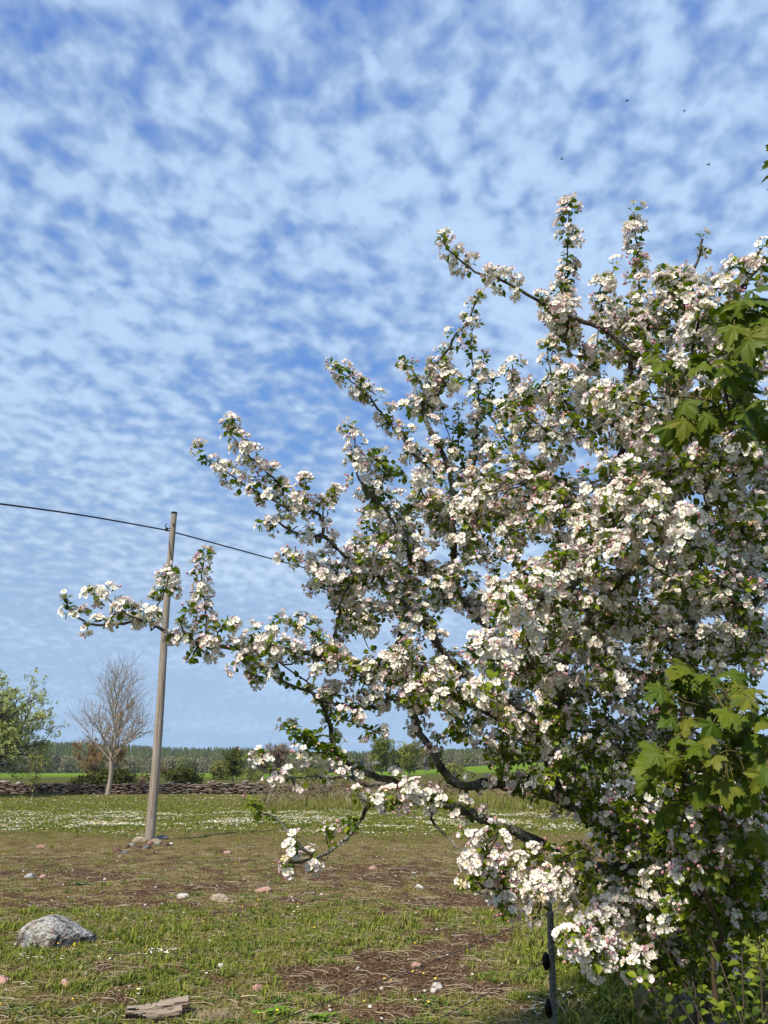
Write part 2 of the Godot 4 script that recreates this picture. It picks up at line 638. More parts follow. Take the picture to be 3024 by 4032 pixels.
# spurs and blossom along a path from fraction f0 to its tip
func dress(pts: PackedVector3Array, f0: float, gap: float, leafy: float, buds: float) -> void:
	var total := 0.0
	for i in pts.size() - 1:
		total += pts[i].distance_to(pts[i + 1])
	var along := 0.0
	var next := f0 * total
	var turn := rng.randf() * TAU
	for i in pts.size() - 1:
		var l := pts[i].distance_to(pts[i + 1])
		var d := (pts[i + 1] - pts[i]).normalized()
		while next <= along + l:
			var p := pts[i] + d * (next - along)
			turn += 2.4 + rng.randf_range(-0.5, 0.5)
			var b := frame_of(d)
			var out := b.x * cos(turn) + b.z * sin(turn)
			out = (out + d * 0.35 + Vector3.UP * 0.3).normalized()
			if rng.randf() < leafy + 0.05:
				spur(p, out, 1 if rng.randf() < 0.25 else 0, rng.randi_range(4, 7), 0.6, 0.6)
			else:
				spur(p + out * rng.randf_range(0.0, 0.035), out, rng.randi_range(4, 10), rng.randi_range(2, 4), buds)
			next += gap * rng.randf_range(0.4, 1.0) * (2.6 if rng.randf() < 0.10 else 1.0)
		along += l
	var e := pts.size() - 1
	spur(pts[e], (pts[e] - pts[e - 1]).normalized() + Vector3.UP * 0.2, rng.randi_range(1, 6), rng.randi_range(4, 7), buds + 0.1, 0.8)

func path_of_tiles(parts: Array, d0: float, d1: float) -> PackedVector3Array:
	var flat := PackedVector2Array()
	for a in parts:
		var t: Vector3 = a[0]
		for i in range(1, a.size(), 2):
			flat.append(Vector2(t.x + a[i] / t.z, t.y + a[i + 1] / t.z))
	var len := 0.001
	for i in flat.size() - 1:
		len += flat[i].distance_to(flat[i + 1])
	var out := PackedVector3Array()
	var s := 0.0
	for i in flat.size():
		if i > 0:
			s += flat[i].distance_to(flat[i - 1])
		var f := s / len
		out.append(spot(flat[i].x, flat[i].y, lerpf(d0, d1, f) + 0.06 * sin(f * 7.0 + flat[0].x)))
	return out

# one limb as surveyed, joined on to the nearest limb that is there already; f0: where blossom begins
func limb(parts: Array, d0: float, d1: float, r0: float, r1: float, f0 := 0.0, gap := 0.05, leafy := 0.12, buds := 0.14, join := true) -> void:
	var p := path_of_tiles(parts, d0, d1)
	if join and limbs.size() > 0:
		var at := nearest_limb(p[0], 1.5)
		if at.distance_to(p[0]) > 0.02:
			var q := PackedVector3Array([at, at.lerp(p[0], 0.5) + Vector3(0, -0.03, 0)])
			q.append_array(p)
			p = q
	var pts := smooth_path(p, 0.05)
	for i in range(1, pts.size() - 1):
		pts[i] += rv() * 0.006
	limbs.append([pts, r0, r1])
	var st := start()
	tube(st, pts, r0, r1, 8 if r0 > 0.02 else 6, bark_tint, 0.25)
	obj("branch", st.commit(), bark, apple_root)
	if gap > 0.0:
		dress(pts, f0, gap, leafy, buds)
	if r0 > 0.016:
		for i in pts.size():
			if rng.randf() < 0.4:
				var d := rv()
				tufts.append([pts[i] + d * lerpf(r0, r1, float(i) / pts.size()) * 0.9, d])

# short side shoots that fill the crown around a surveyed spot
func fill(sx: float, sy: float, rx: float, ry: float, n: int, d0: float, d1: float, leafy := 0.2, buds := 0.16, gap := 0.055) -> void:
	for i in n:
		var a := rng.randf() * TAU
		var k := sqrt(rng.randf())
		var tip := spot(sx + cos(a) * k * rx, sy + sin(a) * k * ry, lerpf(d0, d1, rng.randf()))
		var from := nearest_limb(tip)
		var l := from.distance_to(tip)
		if l < 0.05:
			continue
		if l > 0.55:
			from = tip + (from - tip).normalized() * 0.55 + rv() * 0.05
			var back := nearest_limb(from)
			var conn := smooth_path(PackedVector3Array([back, back.lerp(from, 0.5) + rv() * 0.06, from]), 0.06)
			tube(twig_st, conn, 0.008, 0.005, 4, twig_tint)
			limbs.append([conn, 0.008, 0.005])
		var mid := from.lerp(tip, 0.5) + rv() * 0.05 - Vector3(0, 0.02, 0)
		var pts := smooth_path(PackedVector3Array([from, mid, tip]), 0.05)
		tube(twig_st, pts, 0.0048, 0.0022, 4, twig_tint)
		if i % 3 == 0:
			limbs.append([pts, 0.005, 0.002])
		dress(pts, 0.35, gap, leafy, buds)

func place_pieces(called: String, lists: Array, meshes: Array, m: Material, root: Node3D, most: int, view_only := true) -> void:
	var all := []
	for f in lists.size():
		for i in lists[f].size():
			var p: Vector3 = lists[f][i][0].origin
			var q := p - EYE
			var dep := q.dot(Vector3(0, sin(PITCH), -cos(PITCH)))
			var sx := q.x / dep * FOCAL
			var sy := -q.dot(Vector3(0, cos(PITCH), sin(PITCH))) / dep * FOCAL
			var seen := absf(sx) < 1500 and absf(sy) < 2000
			all.append([dep if seen else dep + 50.0, f, i])
	all.sort_custom(func(a, b): return a[0] < b[0])
	var single := {}
	var mats := {}
	for k in mini(most, all.size()):
		var e = lists[all[k][1]][all[k][2]]
		single[all[k][1] * 1000000 + all[k][2]] = true
		var c: Color = e[1]
		var key := "%d_%d_%d" % [roundi(c.r * 24), roundi(c.g * 24), roundi(c.b * 24)]
		if not mats.has(key):
			var mm: StandardMaterial3D = m.duplicate()
			mm.albedo_color = c.linear_to_srgb()
			mats[key] = mm
		var o := obj(called, meshes[all[k][1]], mats[key], root)
		o.transform = e[0]
	for f in lists.size():
		var xf := []
		var cols := []
		for i in lists[f].size():
			if not single.has(f * 1000000 + i):
				xf.append(lists[f][i][0])
				cols.append(lists[f][i][1])
		if xf.size() > 0:
			many(called, meshes[f], m, xf, cols, root)

func _ready() -> void:
	# ---------- camera, sky, sun ----------
	rng.seed = 4711
	nz = noise_of(5, 1.0, 3)
	nf = noise_of(8, 1.0, 3)
	var cam := Camera3D.new()
	cam.name = "camera"
	add_child(cam)
	cam.position = EYE
	cam.rotation.x = PITCH
	cam.fov = 67.0
	cam.near = 0.05
	cam.far = 8000.0
	cam.current = true
	var we := WorldEnvironment.new()
	we.name = "daylight"
	var env := Environment.new()
	env.background_mode = Environment.BG_SKY
	env.tonemap_mode = Environment.TONE_MAPPER_LINEAR
	env.tonemap_exposure = 1.25
	env.sdfgi_enabled = true
	env.ssao_enabled = true
	env.ssil_enabled = true
	env.fog_enabled = true
	env.fog_density = 0.0001
	env.fog_light_color = Color(0.62, 0.74, 0.9)
	var sky := Sky.new()
	var pan := PanoramaSkyMaterial.new()
	pan.panorama = ImageTexture.create_from_image(sky_picture())
	sky.sky_material = pan
	env.sky = sky
	we.environment = env
	add_child(we)
	var sun := DirectionalLight3D.new()
	sun.name = "sun"
	sun.light_energy = 1.5
	sun.light_color = Color(1.0, 0.965, 0.905)
	sun.light_angular_distance = 3.5
	sun.shadow_enabled = true
	add_child(sun)
	sun.look_at_from_position(Vector3(-0.42, 0.80, 0.62), Vector3.ZERO)

	setting()
	wall_and_far()
	pole_and_cable()
	apple_tree()
	fence()
	maples()
	small_things()

# ---------- ground ----------
func spaced(lo: float, hi: float, a: float, b: float, step: float, grow_by: float) -> PackedFloat32Array:
	var left := PackedFloat32Array()
	var s := step
	var v := a
	while v > lo:
		s *= grow_by
		v -= s
		left.append(v)
	left.reverse()
	v = a
	while v <= b:
		left.append(v)
		v += step
	s = step
	while v < hi:
		left.append(v)
		s *= grow_by
		v += s
	return left

func ground_color(x: float, z: float) -> Color:
	var c := cover(x, z)
	var d := Vector2(x, z).length()
	var n := nf.get_noise_2d(x * 3.0, z * 3.0)
	var dry := Color(0.31, 0.24, 0.10).lerp(Color(0.22, 0.17, 0.07), 0.5 + n)
	var green := Color(0.13, 0.155, 0.03).lerp(Color(0.18, 0.18, 0.05), 0.5 + n)
	var soil := Color(0.13, 0.080, 0.046).lerp(Color(0.19, 0.115, 0.07), 0.5 + n)
	var out := dry.lerp(green, c.x).lerp(soil, c.y)
	if d > 62.0:
		var rough := Color(0.17, 0.16, 0.05).lerp(Color(0.12, 0.13, 0.035), 0.5 + nz.get_noise_2d(x * 0.05, z * 0.05))
		var field := Color(0.19, 0.30, 0.03)
		var f := smoothstep(200, 222, d + 16.0 * nz.get_noise_2d(x * 0.03, z * 0.03)) * (1.0 - smoothstep(560, 640, d))
		var far := rough.lerp(field, f).lerp(Color(0.05, 0.065, 0.02), smoothstep(600, 680, d))
		out = out.lerp(far, smoothstep(60, 66, d))
	return out

func setting() -> void:
	for s in [[1400, 3850, 0.75, 0.5, 0.75], [1700, 3780, 0.7, 0.55, 0.75], [1850, 3700, 0.6, 0.5, 0.6], [1500, 3990, 0.5, 0.3, 0.6], [1850, 3890, 0.5, 0.4, 0.55], [870, 3495, 0.9, 0.6, 0.5], [480, 3570, 1.2, 0.5, 0.5], [1480, 3440, 1.6, 1.2, 0.35], [450, 3820, 0.35, 0.2, 0.45], [1850, 3560, 1.0, 0.7, 0.45], [130, 3440, 1.6, 0.8, 0.35], [2480, 3215, 5.0, 2.0, 0.9], [60, 3900, 0.3, 0.3, 0.3]]:
		var q := spot(s[0], s[1], 1.0) - EYE
		var g := EYE + q * (EYE.y / -q.y)
		soil_spots.append([g.x, g.z, s[2], s[3], s[4]])
	var xs := spaced(-3600, 3600, -5.5, 6.5, 0.10, 1.055)
	var zs := spaced(-3600, 60, -14.0, -3.0, 0.10, 1.04)
	var st := start()
	st.set_smooth_group(0)
	for j in zs.size():
		for i in xs.size():
			var y := ground_y(xs[i], zs[j])
			var d := Vector2(xs[i], zs[j]).length()
			if d < 24.0:
				y += 0.03 * nf.get_noise_2d(xs[i] * 5.0, zs[j] * 5.0)
			st.set_color(ground_color(xs[i], zs[j]))
			st.add_vertex(Vector3(xs[i], y, zs[j]))
	var w := xs.size()
	for j in zs.size() - 1:
		for i in w - 1:
			var a := j * w + i
			for k in [a, a + 1, a + w + 1, a, a + w + 1, a + w]:
				st.add_index(k)
	st.generate_normals()
	var gm := mat(Color(1, 1, 1), 1.0)
	gm.albedo_texture = grey_texture(3, 0.02, 0.62, 1.15, 1024)
	gm.uv1_triplanar = true
	gm.uv1_world_triplanar = true
	gm.uv1_scale = Vector3.ONE * 0.9
	gm.metallic_specular = 0.1
	gm.heightmap_enabled = true
	gm.heightmap_texture = grey_texture(4, 0.05, 0.0, 1.0, 512)
	gm.heightmap_scale = 3.0
	var g := obj("ground", st.commit(), gm)
	g.set_meta("kind", "structure")
	meta(g, "pasture of patchy grass and bare soil running to the far forest", "ground")

	# turf
	var bm := mat(Color(1, 1, 1), 0.85)
	bm.backlight_enabled = true
	bm.backlight = Color(0.5, 0.5, 0.4)
	var forms := [make_tuft(1, 9, 0.5, 0.5), make_tuft(2, 9, 0.6, 0.9), make_tuft(3, 8, 0.7, 1.4), make_tuft(4, 7, 0.45, 0.7)]
	var xf := [[], [], [], []]
	var cols := [[], [], [], []]
	for zone in [[3.5, 6.5, 260.0, 1.0], [6.5, 11.0, 620.0, 1.0], [11.0, 19.0, 330.0, 1.15], [19.0, 36.0, 85.0, 1.6], [36.0, 58.0, 26.0, 2.2]]:
		var za: float = zone[0]
		var zb: float = zone[1]
		var half := zb * 0.55 + 1.5
		var count := int((zb - za) * half * 2.0 * zone[2])
		for i in count:
			var z := -rng.randf_range(za, zb)
			var x := rng.randf_range(-half, half)
			if absf(x) > -z * 0.56 + 1.5:
				continue
			var c := cover(x, z)
			if rng.randf() < c.y * 0.93:
				continue
			var gr := c.x
			if rng.randf() > gr + 0.58:
				continue
			var isgreen := rng.randf() < gr * 0.76
			var h := rng.randf_range(0.035, 0.065) if isgreen else rng.randf_range(0.02, 0.045)
			h *= 0.82 * (0.75 + gr * 0.7) * (1.9 if rng.randf() < 0.06 else 1.0)
			if x > 1.0 and z > -8.5:
				h *= 1.0 + 1.2 * smoothstep(1.0, 1.8, x)
			var col := Color(0.125, 0.165, 0.020).lerp(Color(0.235, 0.255, 0.04), rng.randf())
			if not isgreen:
				col = Color(0.29, 0.23, 0.09).lerp(Color(0.46, 0.38, 0.20), rng.randf() * rng.randf())
			var f := rng.randi() % 4
			var k: float = zone[3]
			var b := Basis(Vector3.UP, rng.randf() * TAU).scaled(Vector3(h * k * 1.25, h * (0.75 + k * 0.25), h * k * 1.25))
			xf[f].append(Transform3D(b, Vector3(x, ground_y(x, z) - 0.004, z)))
			cols[f].append(col)
	var turf := Node3D.new()
	turf.name = "grass"
	add_child(turf)
	meta(turf, "short green and straw coloured pasture grass in patches", "grass")
	turf.set_meta("kind", "stuff")
	for f in 4:
		many("grass_tuft", forms[f], bm, xf[f], cols[f], turf)

	var clover := []
	var clover_c := []
	for i in 14000:
		var z := -rng.randf_range(5.5, 16.0)
		var x := rng.randf_range(-0.56, 0.56) * -z
		if nf.get_noise_2d(x * 1.3 + 60.0, z * 1.3) < 0.08 or cover(x, z).y > 0.6:
			continue
		var k := rng.randf_range(0.02, 0.05)
		clover.append(Transform3D(Basis(Vector3.UP, rng.randf() * 6.0).scaled(Vector3(k, k * 0.5, k)), Vector3(x, ground_y(x, z) + k * 0.3, z)))
		clover_c.append(Color(0.07, 0.125, 0.018).lerp(Color(0.15, 0.2, 0.035), rng.randf()))
	many("clover", leaf_ball(70, 12, 0.3), bm, clover, clover_c, turf)

	# daisies and a few yellow flowers
	var dx := []
	var dc := []
	var yx := []
	var yc := []
	for i in 260000:
		var z := -rng.randf_range(19.0, 58.0)
		var x := rng.randf_range(-0.58, 0.58) * -z
		var c := cover(x, z)
		if rng.randf() > c.z * c.z * 1.1:
			continue
		var tilt := Basis(rv(), rng.randf() * 0.5).scaled(Vector3.ONE * rng.randf_range(0.015, 0.022) * (1.0 if z > -36 else 1.5))
		dx.append(Transform3D(tilt, Vector3(x, ground_y(x, z) + rng.randf_range(0.065, 0.11), z)))
		dc.append(Color(1, 1, 1) if rng.randf() < 0.88 else Color(1.0, 0.85, 0.35))
	var bunch := [[1150, 3608], [1165, 3595], [640, 3765], [640, 3768], [650, 3757], [620, 3760], [600, 3775], [660, 3762], [130, 3790], [110, 3810], [100, 3925], [2280, 3960], [2260, 3935], [2230, 3950], [2300, 3925], [2150, 3975], [2080, 4020], [2100, 4000], [700, 3620]]
	for b in bunch:
		var p := floor_at(b[0], b[1])
		for k in 6:
			var q := p + Vector3(rng.randf_range(-0.13, 0.13), 0, rng.randf_range(-0.13, 0.13))
			dx.append(Transform3D(Basis(rv(), rng.randf() * 0.5).scaled(Vector3.ONE * rng.randf_range(0.008, 0.012)), Vector3(q.x, ground_y(q.x, q.z) + 0.055, q.z)))
			dc.append(Color(1, 1, 1))
	for i in 900:
		var z := -rng.randf_range(5.8, 19.0)
		var x := rng.randf_range(-0.56, 0.56) * -z
		if nz.get_noise_2d(x * 0.9, z * 0.9) < 0.05:
			continue
		var t := Transform3D(Basis(rv(), rng.randf() * 0.5).scaled(Vector3.ONE * rng.randf_range(0.008, 0.012)), Vector3(x, ground_y(x, z) + rng.randf_range(0.035, 0.06), z))
		if rng.randf() < 0.3:
			yx.append(t)
			yc.append(Color(0.9, 0.62, 0.03))
		else:
			dx.append(t)
			dc.append(Color(1, 1, 1))
	var dm := mat(Color(1, 1, 1), 0.8)
	var o := many("daisies", make_daisy(), dm, dx, dc)
	meta(o, "white daisies scattered thickly across the pasture", "daisies")
	var dot := SphereMesh.new()
	dot.radius = 1.0
	dot.height = 1.0
	dot.radial_segments = 6
	dot.rings = 3
	o = many("buttercups", dot, dm, yx, yc)
	meta(o, "tiny yellow flowers dotted through the near grass", "flowers")

	# clods, pebbles and bits of straw lying about
	var clod := rock_mesh(Vector3(1, 0.6, 1), 77, func(_v): return Color(1, 1, 1), 7, null, 5)
	var cx := []
	var cc := []
	for i in 16000:
		var z := -rng.randf_range(5.5, 20.0)
		var x := rng.randf_range(-0.56, 0.56) * -z
		var c := cover(x, z)
		if rng.randf() > c.y * 0.9 + 0.02:
			continue
		var k := rng.randf_range(0.006, 0.022) * (1.6 if rng.randf() < 0.08 else 1.0)
		cx.append(Transform3D(Basis(rv(), rng.randf() * 6.0).scaled(Vector3(k, k * 0.8, k * 1.2)), Vector3(x, ground_y(x, z) + k * 0.2, z)))
		var pick := rng.randf()
		cc.append(Color(0.14, 0.085, 0.05) if pick < 0.80 else (Color(0.25, 0.18, 0.13) if pick < 0.93 else Color(0.5, 0.47, 0.42)))
	o = many("soil_crumbs", clod, mat(Color(1, 1, 1), 1.0), cx, cc)
	meta(o, "brown crumbs of soil and pebbles on the bare patches", "soil crumbs")
	var straw := start()
	tube(straw, PackedVector3Array([Vector3(-1, 0, 0), Vector3(-0.3, 0.12, 0.1), Vector3(0.4, 0.1, -0.05), Vector3(1, 0, 0.12)]), 0.035, 0.02, 3, func(_q, _n): return Color(1, 1, 1))
	var sx := []
	var sc := []
	for i in 9000:
		var z := -rng.randf_range(5.5, 19.0)
		var x := rng.randf_range(-0.56, 0.56) * -z
		var k := rng.randf_range(0.03, 0.10)
		sx.append(Transform3D(Basis(Vector3.UP, rng.randf() * TAU) * Basis(Vector3.RIGHT, rng.randf_range(-0.4, 0.4)).scaled(Vector3(k, k, k)), Vector3(x, ground_y(x, z) + 0.012, z)))
		sc.append(Color(0.36, 0.28, 0.15).lerp(Color(0.5, 0.44, 0.32), rng.randf()))
	o = many("dead_stalks", straw.commit(), mat(Color(1, 1, 1), 1.0), sx, sc)
	meta(o, "dry straw stalks lying loose on the pasture", "straw")

# ---------- wall, thickets and the far wood ----------
func wall_and_far() -> void:
	# dry stone wall
	var wall := thing("stone_wall", "long low dry stone wall of brown slabs across the pasture", "stone wall", Vector3(0, 0, -60.0))
	var stone_m := mat(Color(1, 1, 1), 0.95)
	stone_m.albedo_texture = grey_texture(14, 0.03, 0.6, 1.1, 256)
	stone_m.uv1_triplanar = true
	stone_m.uv1_scale = Vector3.ONE * 1.5
	var forms := []
	for s in 4:
		forms.append(rock_mesh(Vector3(1, 1, 1), 100 + s, func(_v): return Color(1, 1, 1), 10, func(v): return Vector3(clampf(v.x, -0.85, 0.85), clampf(v.y, -0.7, 0.7), clampf(v.z, -0.8, 0.8)), 6))
	var xf := [[], [], [], []]
	var cols := [[], [], [], []]
	var x := -48.0
	while x < 34.0:
		var top := 0.66 + 0.16 * nz.get_noise_2d(x * 0.15, 2.0) + 0.1 * nz.get_noise_2d(x * 0.8, 5.0)
		var zoff := 1.2 * nz.get_noise_2d(x * 0.03, 8.0)
		var y := 0.0
		while y < top:
			var hh := rng.randf_range(0.05, 0.11)
			var ww := rng.randf_range(0.16, 0.42)
			var f := rng.randi() % 4
			for face in [0.22, -0.22]:
				var b := Basis(Vector3.UP, rng.randf_range(-0.3, 0.3)) * Basis(Vector3.BACK, rng.randf_range(-0.12, 0.12)).scaled(Vector3(ww, hh, 0.28))
				xf[f].append(Transform3D(b, Vector3(x + rng.randf_range(-0.2, 0.2), y + hh * 0.6 + ground_y(x, -60.0), zoff + face * (1.15 - y * 0.4) + rng.randf_range(-0.05, 0.05))))
				var c := Color(0.18, 0.12, 0.092).lerp(Color(0.31, 0.225, 0.18), rng.randf())
				if rng.randf() < 0.12:
					c = Color(0.33, 0.29, 0.25)
				elif rng.randf() < 0.15:
					c = Color(0.08, 0.065, 0.05)
				cols[f].append(c)
			y += hh * 1.35
		x += rng.randf_range(0.3, 0.45)
	for f in 4:
		many("stones", forms[f], stone_m, xf[f], cols[f], wall)
	for k in 30:
		var bx := -36.0 + 60.0 * rng.randf()
		var r := obj("capstone", forms[k % 4], stone_m.duplicate(), wall)
		(r.material_override as StandardMaterial3D).albedo_color = Color(0.42, 0.37, 0.33).lerp(Color(0.62, 0.54, 0.49), rng.randf()).linear_to_srgb() if k % 2 else Color(0.3, 0.25, 0.21).linear_to_srgb()
		var kk := rng.randf_range(0.4, 0.9)
		r.transform = Transform3D(Basis(Vector3.UP, rng.randf() * 3.0).scaled(Vector3(0.34, 0.20, 0.26) * kk), Vector3(bx, 0.78 + ground_y(bx, -60.0) + 0.16 * nz.get_noise_2d(bx * 0.15, 2.0), 1.2 * nz.get_noise_2d(bx * 0.03, 8.0)))

	var leaf_m := mat(Color(1, 1, 1), 0.8)
	leaf_m.backlight_enabled = true
	leaf_m.backlight = Color(0.6, 0.6, 0.4)
	var wood := mat(Color(1, 1, 1), 0.95)

	# bare grey ash in front of the wall
	rng.seed = 91
	var p := floor_at(443, 3128)
	p.z = -57.5
	p.x = (443 - 1512) / FOCAL * (57.5 * cos(PITCH) + 0.5) * 1.0
	var ash := thing("bare_tree", "bare grey tree with upright leafless twigs left of the pole", "tree", p)
	var st := start()
	var tips := []
	var grey := flat_tint(Color(0.31, 0.265, 0.21))
	tube(st, smooth_path(PackedVector3Array([Vector3(0, -0.1, 0), Vector3(0.08, 1.0, 0), Vector3(0.0, 2.3, 0.05)]), 0.4), 0.15, 0.115, 8, grey, 0.15, 0.5)
	obj("trunk", st.commit(), wood, ash)
	st = start()
	var leader := smooth_path(PackedVector3Array([Vector3(0, 2.3, 0.05), Vector3(0.1, 3.6, 0.0), Vector3(-0.05, 5.0, 0.05), Vector3(0.05, 6.4, 0)]), 0.3)
	tube(st, leader, 0.10, 0.03, 6, grey)
	for k in 22:
		var f := k / 21.0
		var a := k * 2.4 + 0.4
		var tilt := lerpf(1.05, 0.5, f) * rng.randf_range(0.75, 1.15)
		var d := Vector3(cos(a) * sin(tilt), cos(tilt), sin(a) * sin(tilt))
		var at := Vector3(0, 2.1, 0.05) if f < 0.15 else leader[int((f - 0.15) / 0.85 * (leader.size() - 1))]
		grow(st, at, d, lerpf(2.7, 1.7, f), lerpf(0.05, 0.03, f), 1, {"levels": 3, "kids": [0, 6, 5], "spread": 0.68, "shrink": 0.55, "jitter": 0.15, "up": 0.11, "tint": grey}, tips)
	obj("limbs", st.commit(), wood, ash)
	ash.scale = Vector3(1.1, 1.08, 1.1)
	st = start()
	for t in tips:
		var q := PackedVector3Array([t[0], t[0] + t[1] * 0.18 + rv() * 0.04, t[0] + t[1] * 0.38 + Vector3(0, 0.1, 0)])
		tube(st, q, 0.011, 0.009, 3, flat_tint(Color(0.30, 0.25, 0.21)))
	var tw := obj("twigs", st.commit(), wood, ash)
	tw.set_meta("kind", "stuff")

	# young tree with rusty leaves behind it
	rng.seed = 92
	crown_tree("rusty_leaved_tree", "small tree in rusty brown new leaf behind the bare tree", ground_under(450, 3120, 66.0), 8.2, 1.9, 0.8, Color(0.30, 0.19, 0.075), 520, 0.13, wood, leaf_m, 0.10, false)
	crown_tree("rusty_leaved_tree", "low rusty brown thicket tree left of the bare tree's trunk", ground_under(350, 3120, 64.0), 4.3, 1.9, 0.7, Color(0.27, 0.165, 0.065), 420, 0.13, wood, leaf_m, 0.08, false)
	# budding tree at the left edge
	rng.seed = 93
	var lp := Vector3(-26.6, ground_y(-26.6, -54.0), -54.0)
	var bt := thing("budding_tree", "spreading tree in pale green bud at the left edge", "tree", lp)
	st = start()
	tips = []
	var dark := flat_tint(Color(0.13, 0.105, 0.085))
	tube(st, smooth_path(PackedVector3Array([Vector3(0, -0.1, 0), Vector3(0.15, 0.8, 0), Vector3(0.1, 1.5, 0)]), 0.4), 0.28, 0.22, 8, dark, 0.2, 0.5)
	obj("trunk", st.commit(), wood, bt)
	st = start()
	for k in 10:
		var a := k * 2.4 + 0.3
		var tilt := 0.35 + 0.85 * float(k % 4) / 3.0
		var d := Vector3(cos(a) * sin(tilt), cos(tilt), sin(a) * sin(tilt))
		grow(st, Vector3(0.1, 1.0 + (k % 5) * 0.1, 0), d, 3.3 - tilt * 0.5, 0.10, 1, {"levels": 4, "kids": [0, 5, 4, 3], "spread": 0.75, "shrink": 0.58, "jitter": 0.2, "up": 0.05, "tint": dark, "midtips": true}, tips)
	obj("limbs", st.commit(), wood, bt)
	bt.scale = Vector3.ONE * 1.22
	var bx2 := []
	var bc := []
	for t in tips:
		for k in 4:
			bx2.append(Transform3D(Basis(rv(), rng.randf() * 6.0).scaled(Vector3.ONE * rng.randf_range(0.07, 0.16)), t[0] + rv() * rng.randf_range(0.1, 0.45)))
			bc.append(Color(0.31, 0.37, 0.08).lerp(Color(0.50, 0.53, 0.22), rng.randf()))
	many("leaf_clumps", leaf_ball(31, 12, 0.26), leaf_m, bx2, bc, bt)

	# junipers and small trees beyond the wall
	rng.seed = 94
	for j in [[380, 3120, 62.5, 1.9, 2.2, "dark juniper bush spreading behind the bare tree's trunk"], [470, 3110, 63.0, 1.8, 1.9, "dark juniper bush right of the bare tree's trunk"], [725, 3075, 75.0, 2.3, 2.6, "dark green juniper bush beyond the wall right of the pole"], [300, 3125, 63.5, 1.1, 1.5, "low olive juniper bush left of the bare tree"]]:
		var q := spot(j[0], j[1], j[2] * cos(PITCH))
		bush("juniper_bush", j[5], Vector3(q.x, ground_y(q.x, q.z), q.z), j[4] * 0.62, j[3] * 0.95, Color(0.075, 0.085, 0.02), 150, leaf_m, wood)
	crown_tree("field_tree", "small round dark green tree standing alone beyond the wall", ground_under(917, 3070, 95.0), 4.2, 1.2, 0.72, Color(0.10, 0.12, 0.025), 260, 0.22, wood, leaf_m, 0.1, true)
	crown_tree("field_tree", "tall fresh green tree at the meadow's edge seen under the blossom", ground_under(1502, 3020, 210.0), 10.5, 2.9, 0.8, Color(0.17, 0.20, 0.035), 420, 0.5, wood, leaf_m, 0.2, true)
	crown_tree("field_tree", "round bright yellow green tree in the meadow behind the branches", ground_under(1610, 3020, 225.0), 8.8, 3.4, 0.8, Color(0.22, 0.23, 0.04), 420, 0.5, wood, leaf_m, 0.2, true)
	crown_tree("field_tree", "pale bare-looking tree at the meadow edge right of the green ones", ground_under(1675, 3015, 240.0), 8.5, 3.6, 0.75, Color(0.24, 0.2, 0.11), 300, 0.42, wood, leaf_m, 0.2, false)
	crown_tree("field_tree", "dark narrow tree between two green trees in the meadow", ground_under(1560, 3025, 260.0), 8.0, 1.8, 0.8, Color(0.09, 0.11, 0.03), 260, 0.5, wood, leaf_m, 0.2, true)
	crown_tree("field_tree", "rounded tree in reddish bud before the far wood", ground_under(1092, 3050, 190.0), 8.6, 3.2, 0.72, Color(0.27, 0.185, 0.12), 330, 0.45, wood, leaf_m, 0.2, false)
	crown_tree("field_tree", "small pale tree in grey bud left of the reddish one", ground_under(1030, 3052, 185.0), 6.0, 2.8, 0.7, Color(0.25, 0.24, 0.15), 260, 0.42, wood, leaf_m, 0.2, false)
	for j in [[870, 150.0, 3.4, 2.2], [985, 140.0, 2.2, 2.6], [1130, 120.0, 2.0, 2.0], [640, 170.0, 2.4, 2.0], [1230, 130.0, 2.4, 2.4], [560, 110.0, 1.4, 1.6], [1790, 180.0, 3.0, 2.6]]:
		var g := ground_under(j[0], 3050, j[1])
		var names := {870: "yellow green bush beside the strip of bright meadow", 985: "brownish bush right of the lone dark tree", 1130: "low grey brown bush below the reddish tree", 640: "low bush behind the pole at the meadow's near edge", 1230: "scrubby bush hidden by the left apple leaves", 560: "small bush beyond the wall left of the pole", 1790: "bushy scrub seen through the apple branches"}
		bush("scrub_bush", names[j[0]], g, j[3], j[2], Color(0.17, 0.17, 0.045) if int(j[0]) % 20 else Color(0.2, 0.155, 0.075), 90, leaf_m, wood)

	# thin sapling in front of the wall at the left
	var sp := ground_under(250, 3130, 57.0)
	sp = Vector3(-22.2, ground_y(-22.2, -52.0), -52.0)
	crown_tree("thin_sapling", "thin yellow green sapling in front of the wall's left end", sp, 3.0, 0.8, 0.75, Color(0.22, 0.22, 0.06), 90, 0.13, wood, leaf_m, 0.03, false)

	# rough grass and dry brambles at the middle, right of the pole
	rng.seed = 95
	var blades := [make_tuft(21, 14, 0.45, 0.35), make_tuft(22, 14, 0.5, 0.6)]
	var gx := [[], []]
	var gc := [[], []]
	for i in 15000:
		var z := -rng.randf_range(34.0, 44.0)
		var gxx := rng.randf_range(-6.5, 22.0)
		var edge := nz.get_noise_2d(gxx * 0.35, z * 0.35) * 2.0
		if rng.randf() > smoothstep(-6.5, -3.2, gxx + edge) * smoothstep(-34.2, -36.5, z + edge * 0.4):
			continue
		var h := rng.randf_range(0.2, 0.8) * (0.45 + 0.65 * smoothstep(-6.0, 0.0, gxx + edge)) * (0.6 + 0.4 * smoothstep(-34.5, -37.5, z))
		var col := Color(0.17, 0.205, 0.03).lerp(Color(0.33, 0.28, 0.12), clampf(rng.randf() * 0.8 + 0.07 * (-z - 36.0), 0, 1))
		var f := i % 2
		gx[f].append(Transform3D(Basis(Vector3.UP, rng.randf() * TAU).scaled(Vector3(h * 0.55, h, h * 0.55)), Vector3(gxx, ground_y(gxx, z), z)))
		gc[f].append(col)
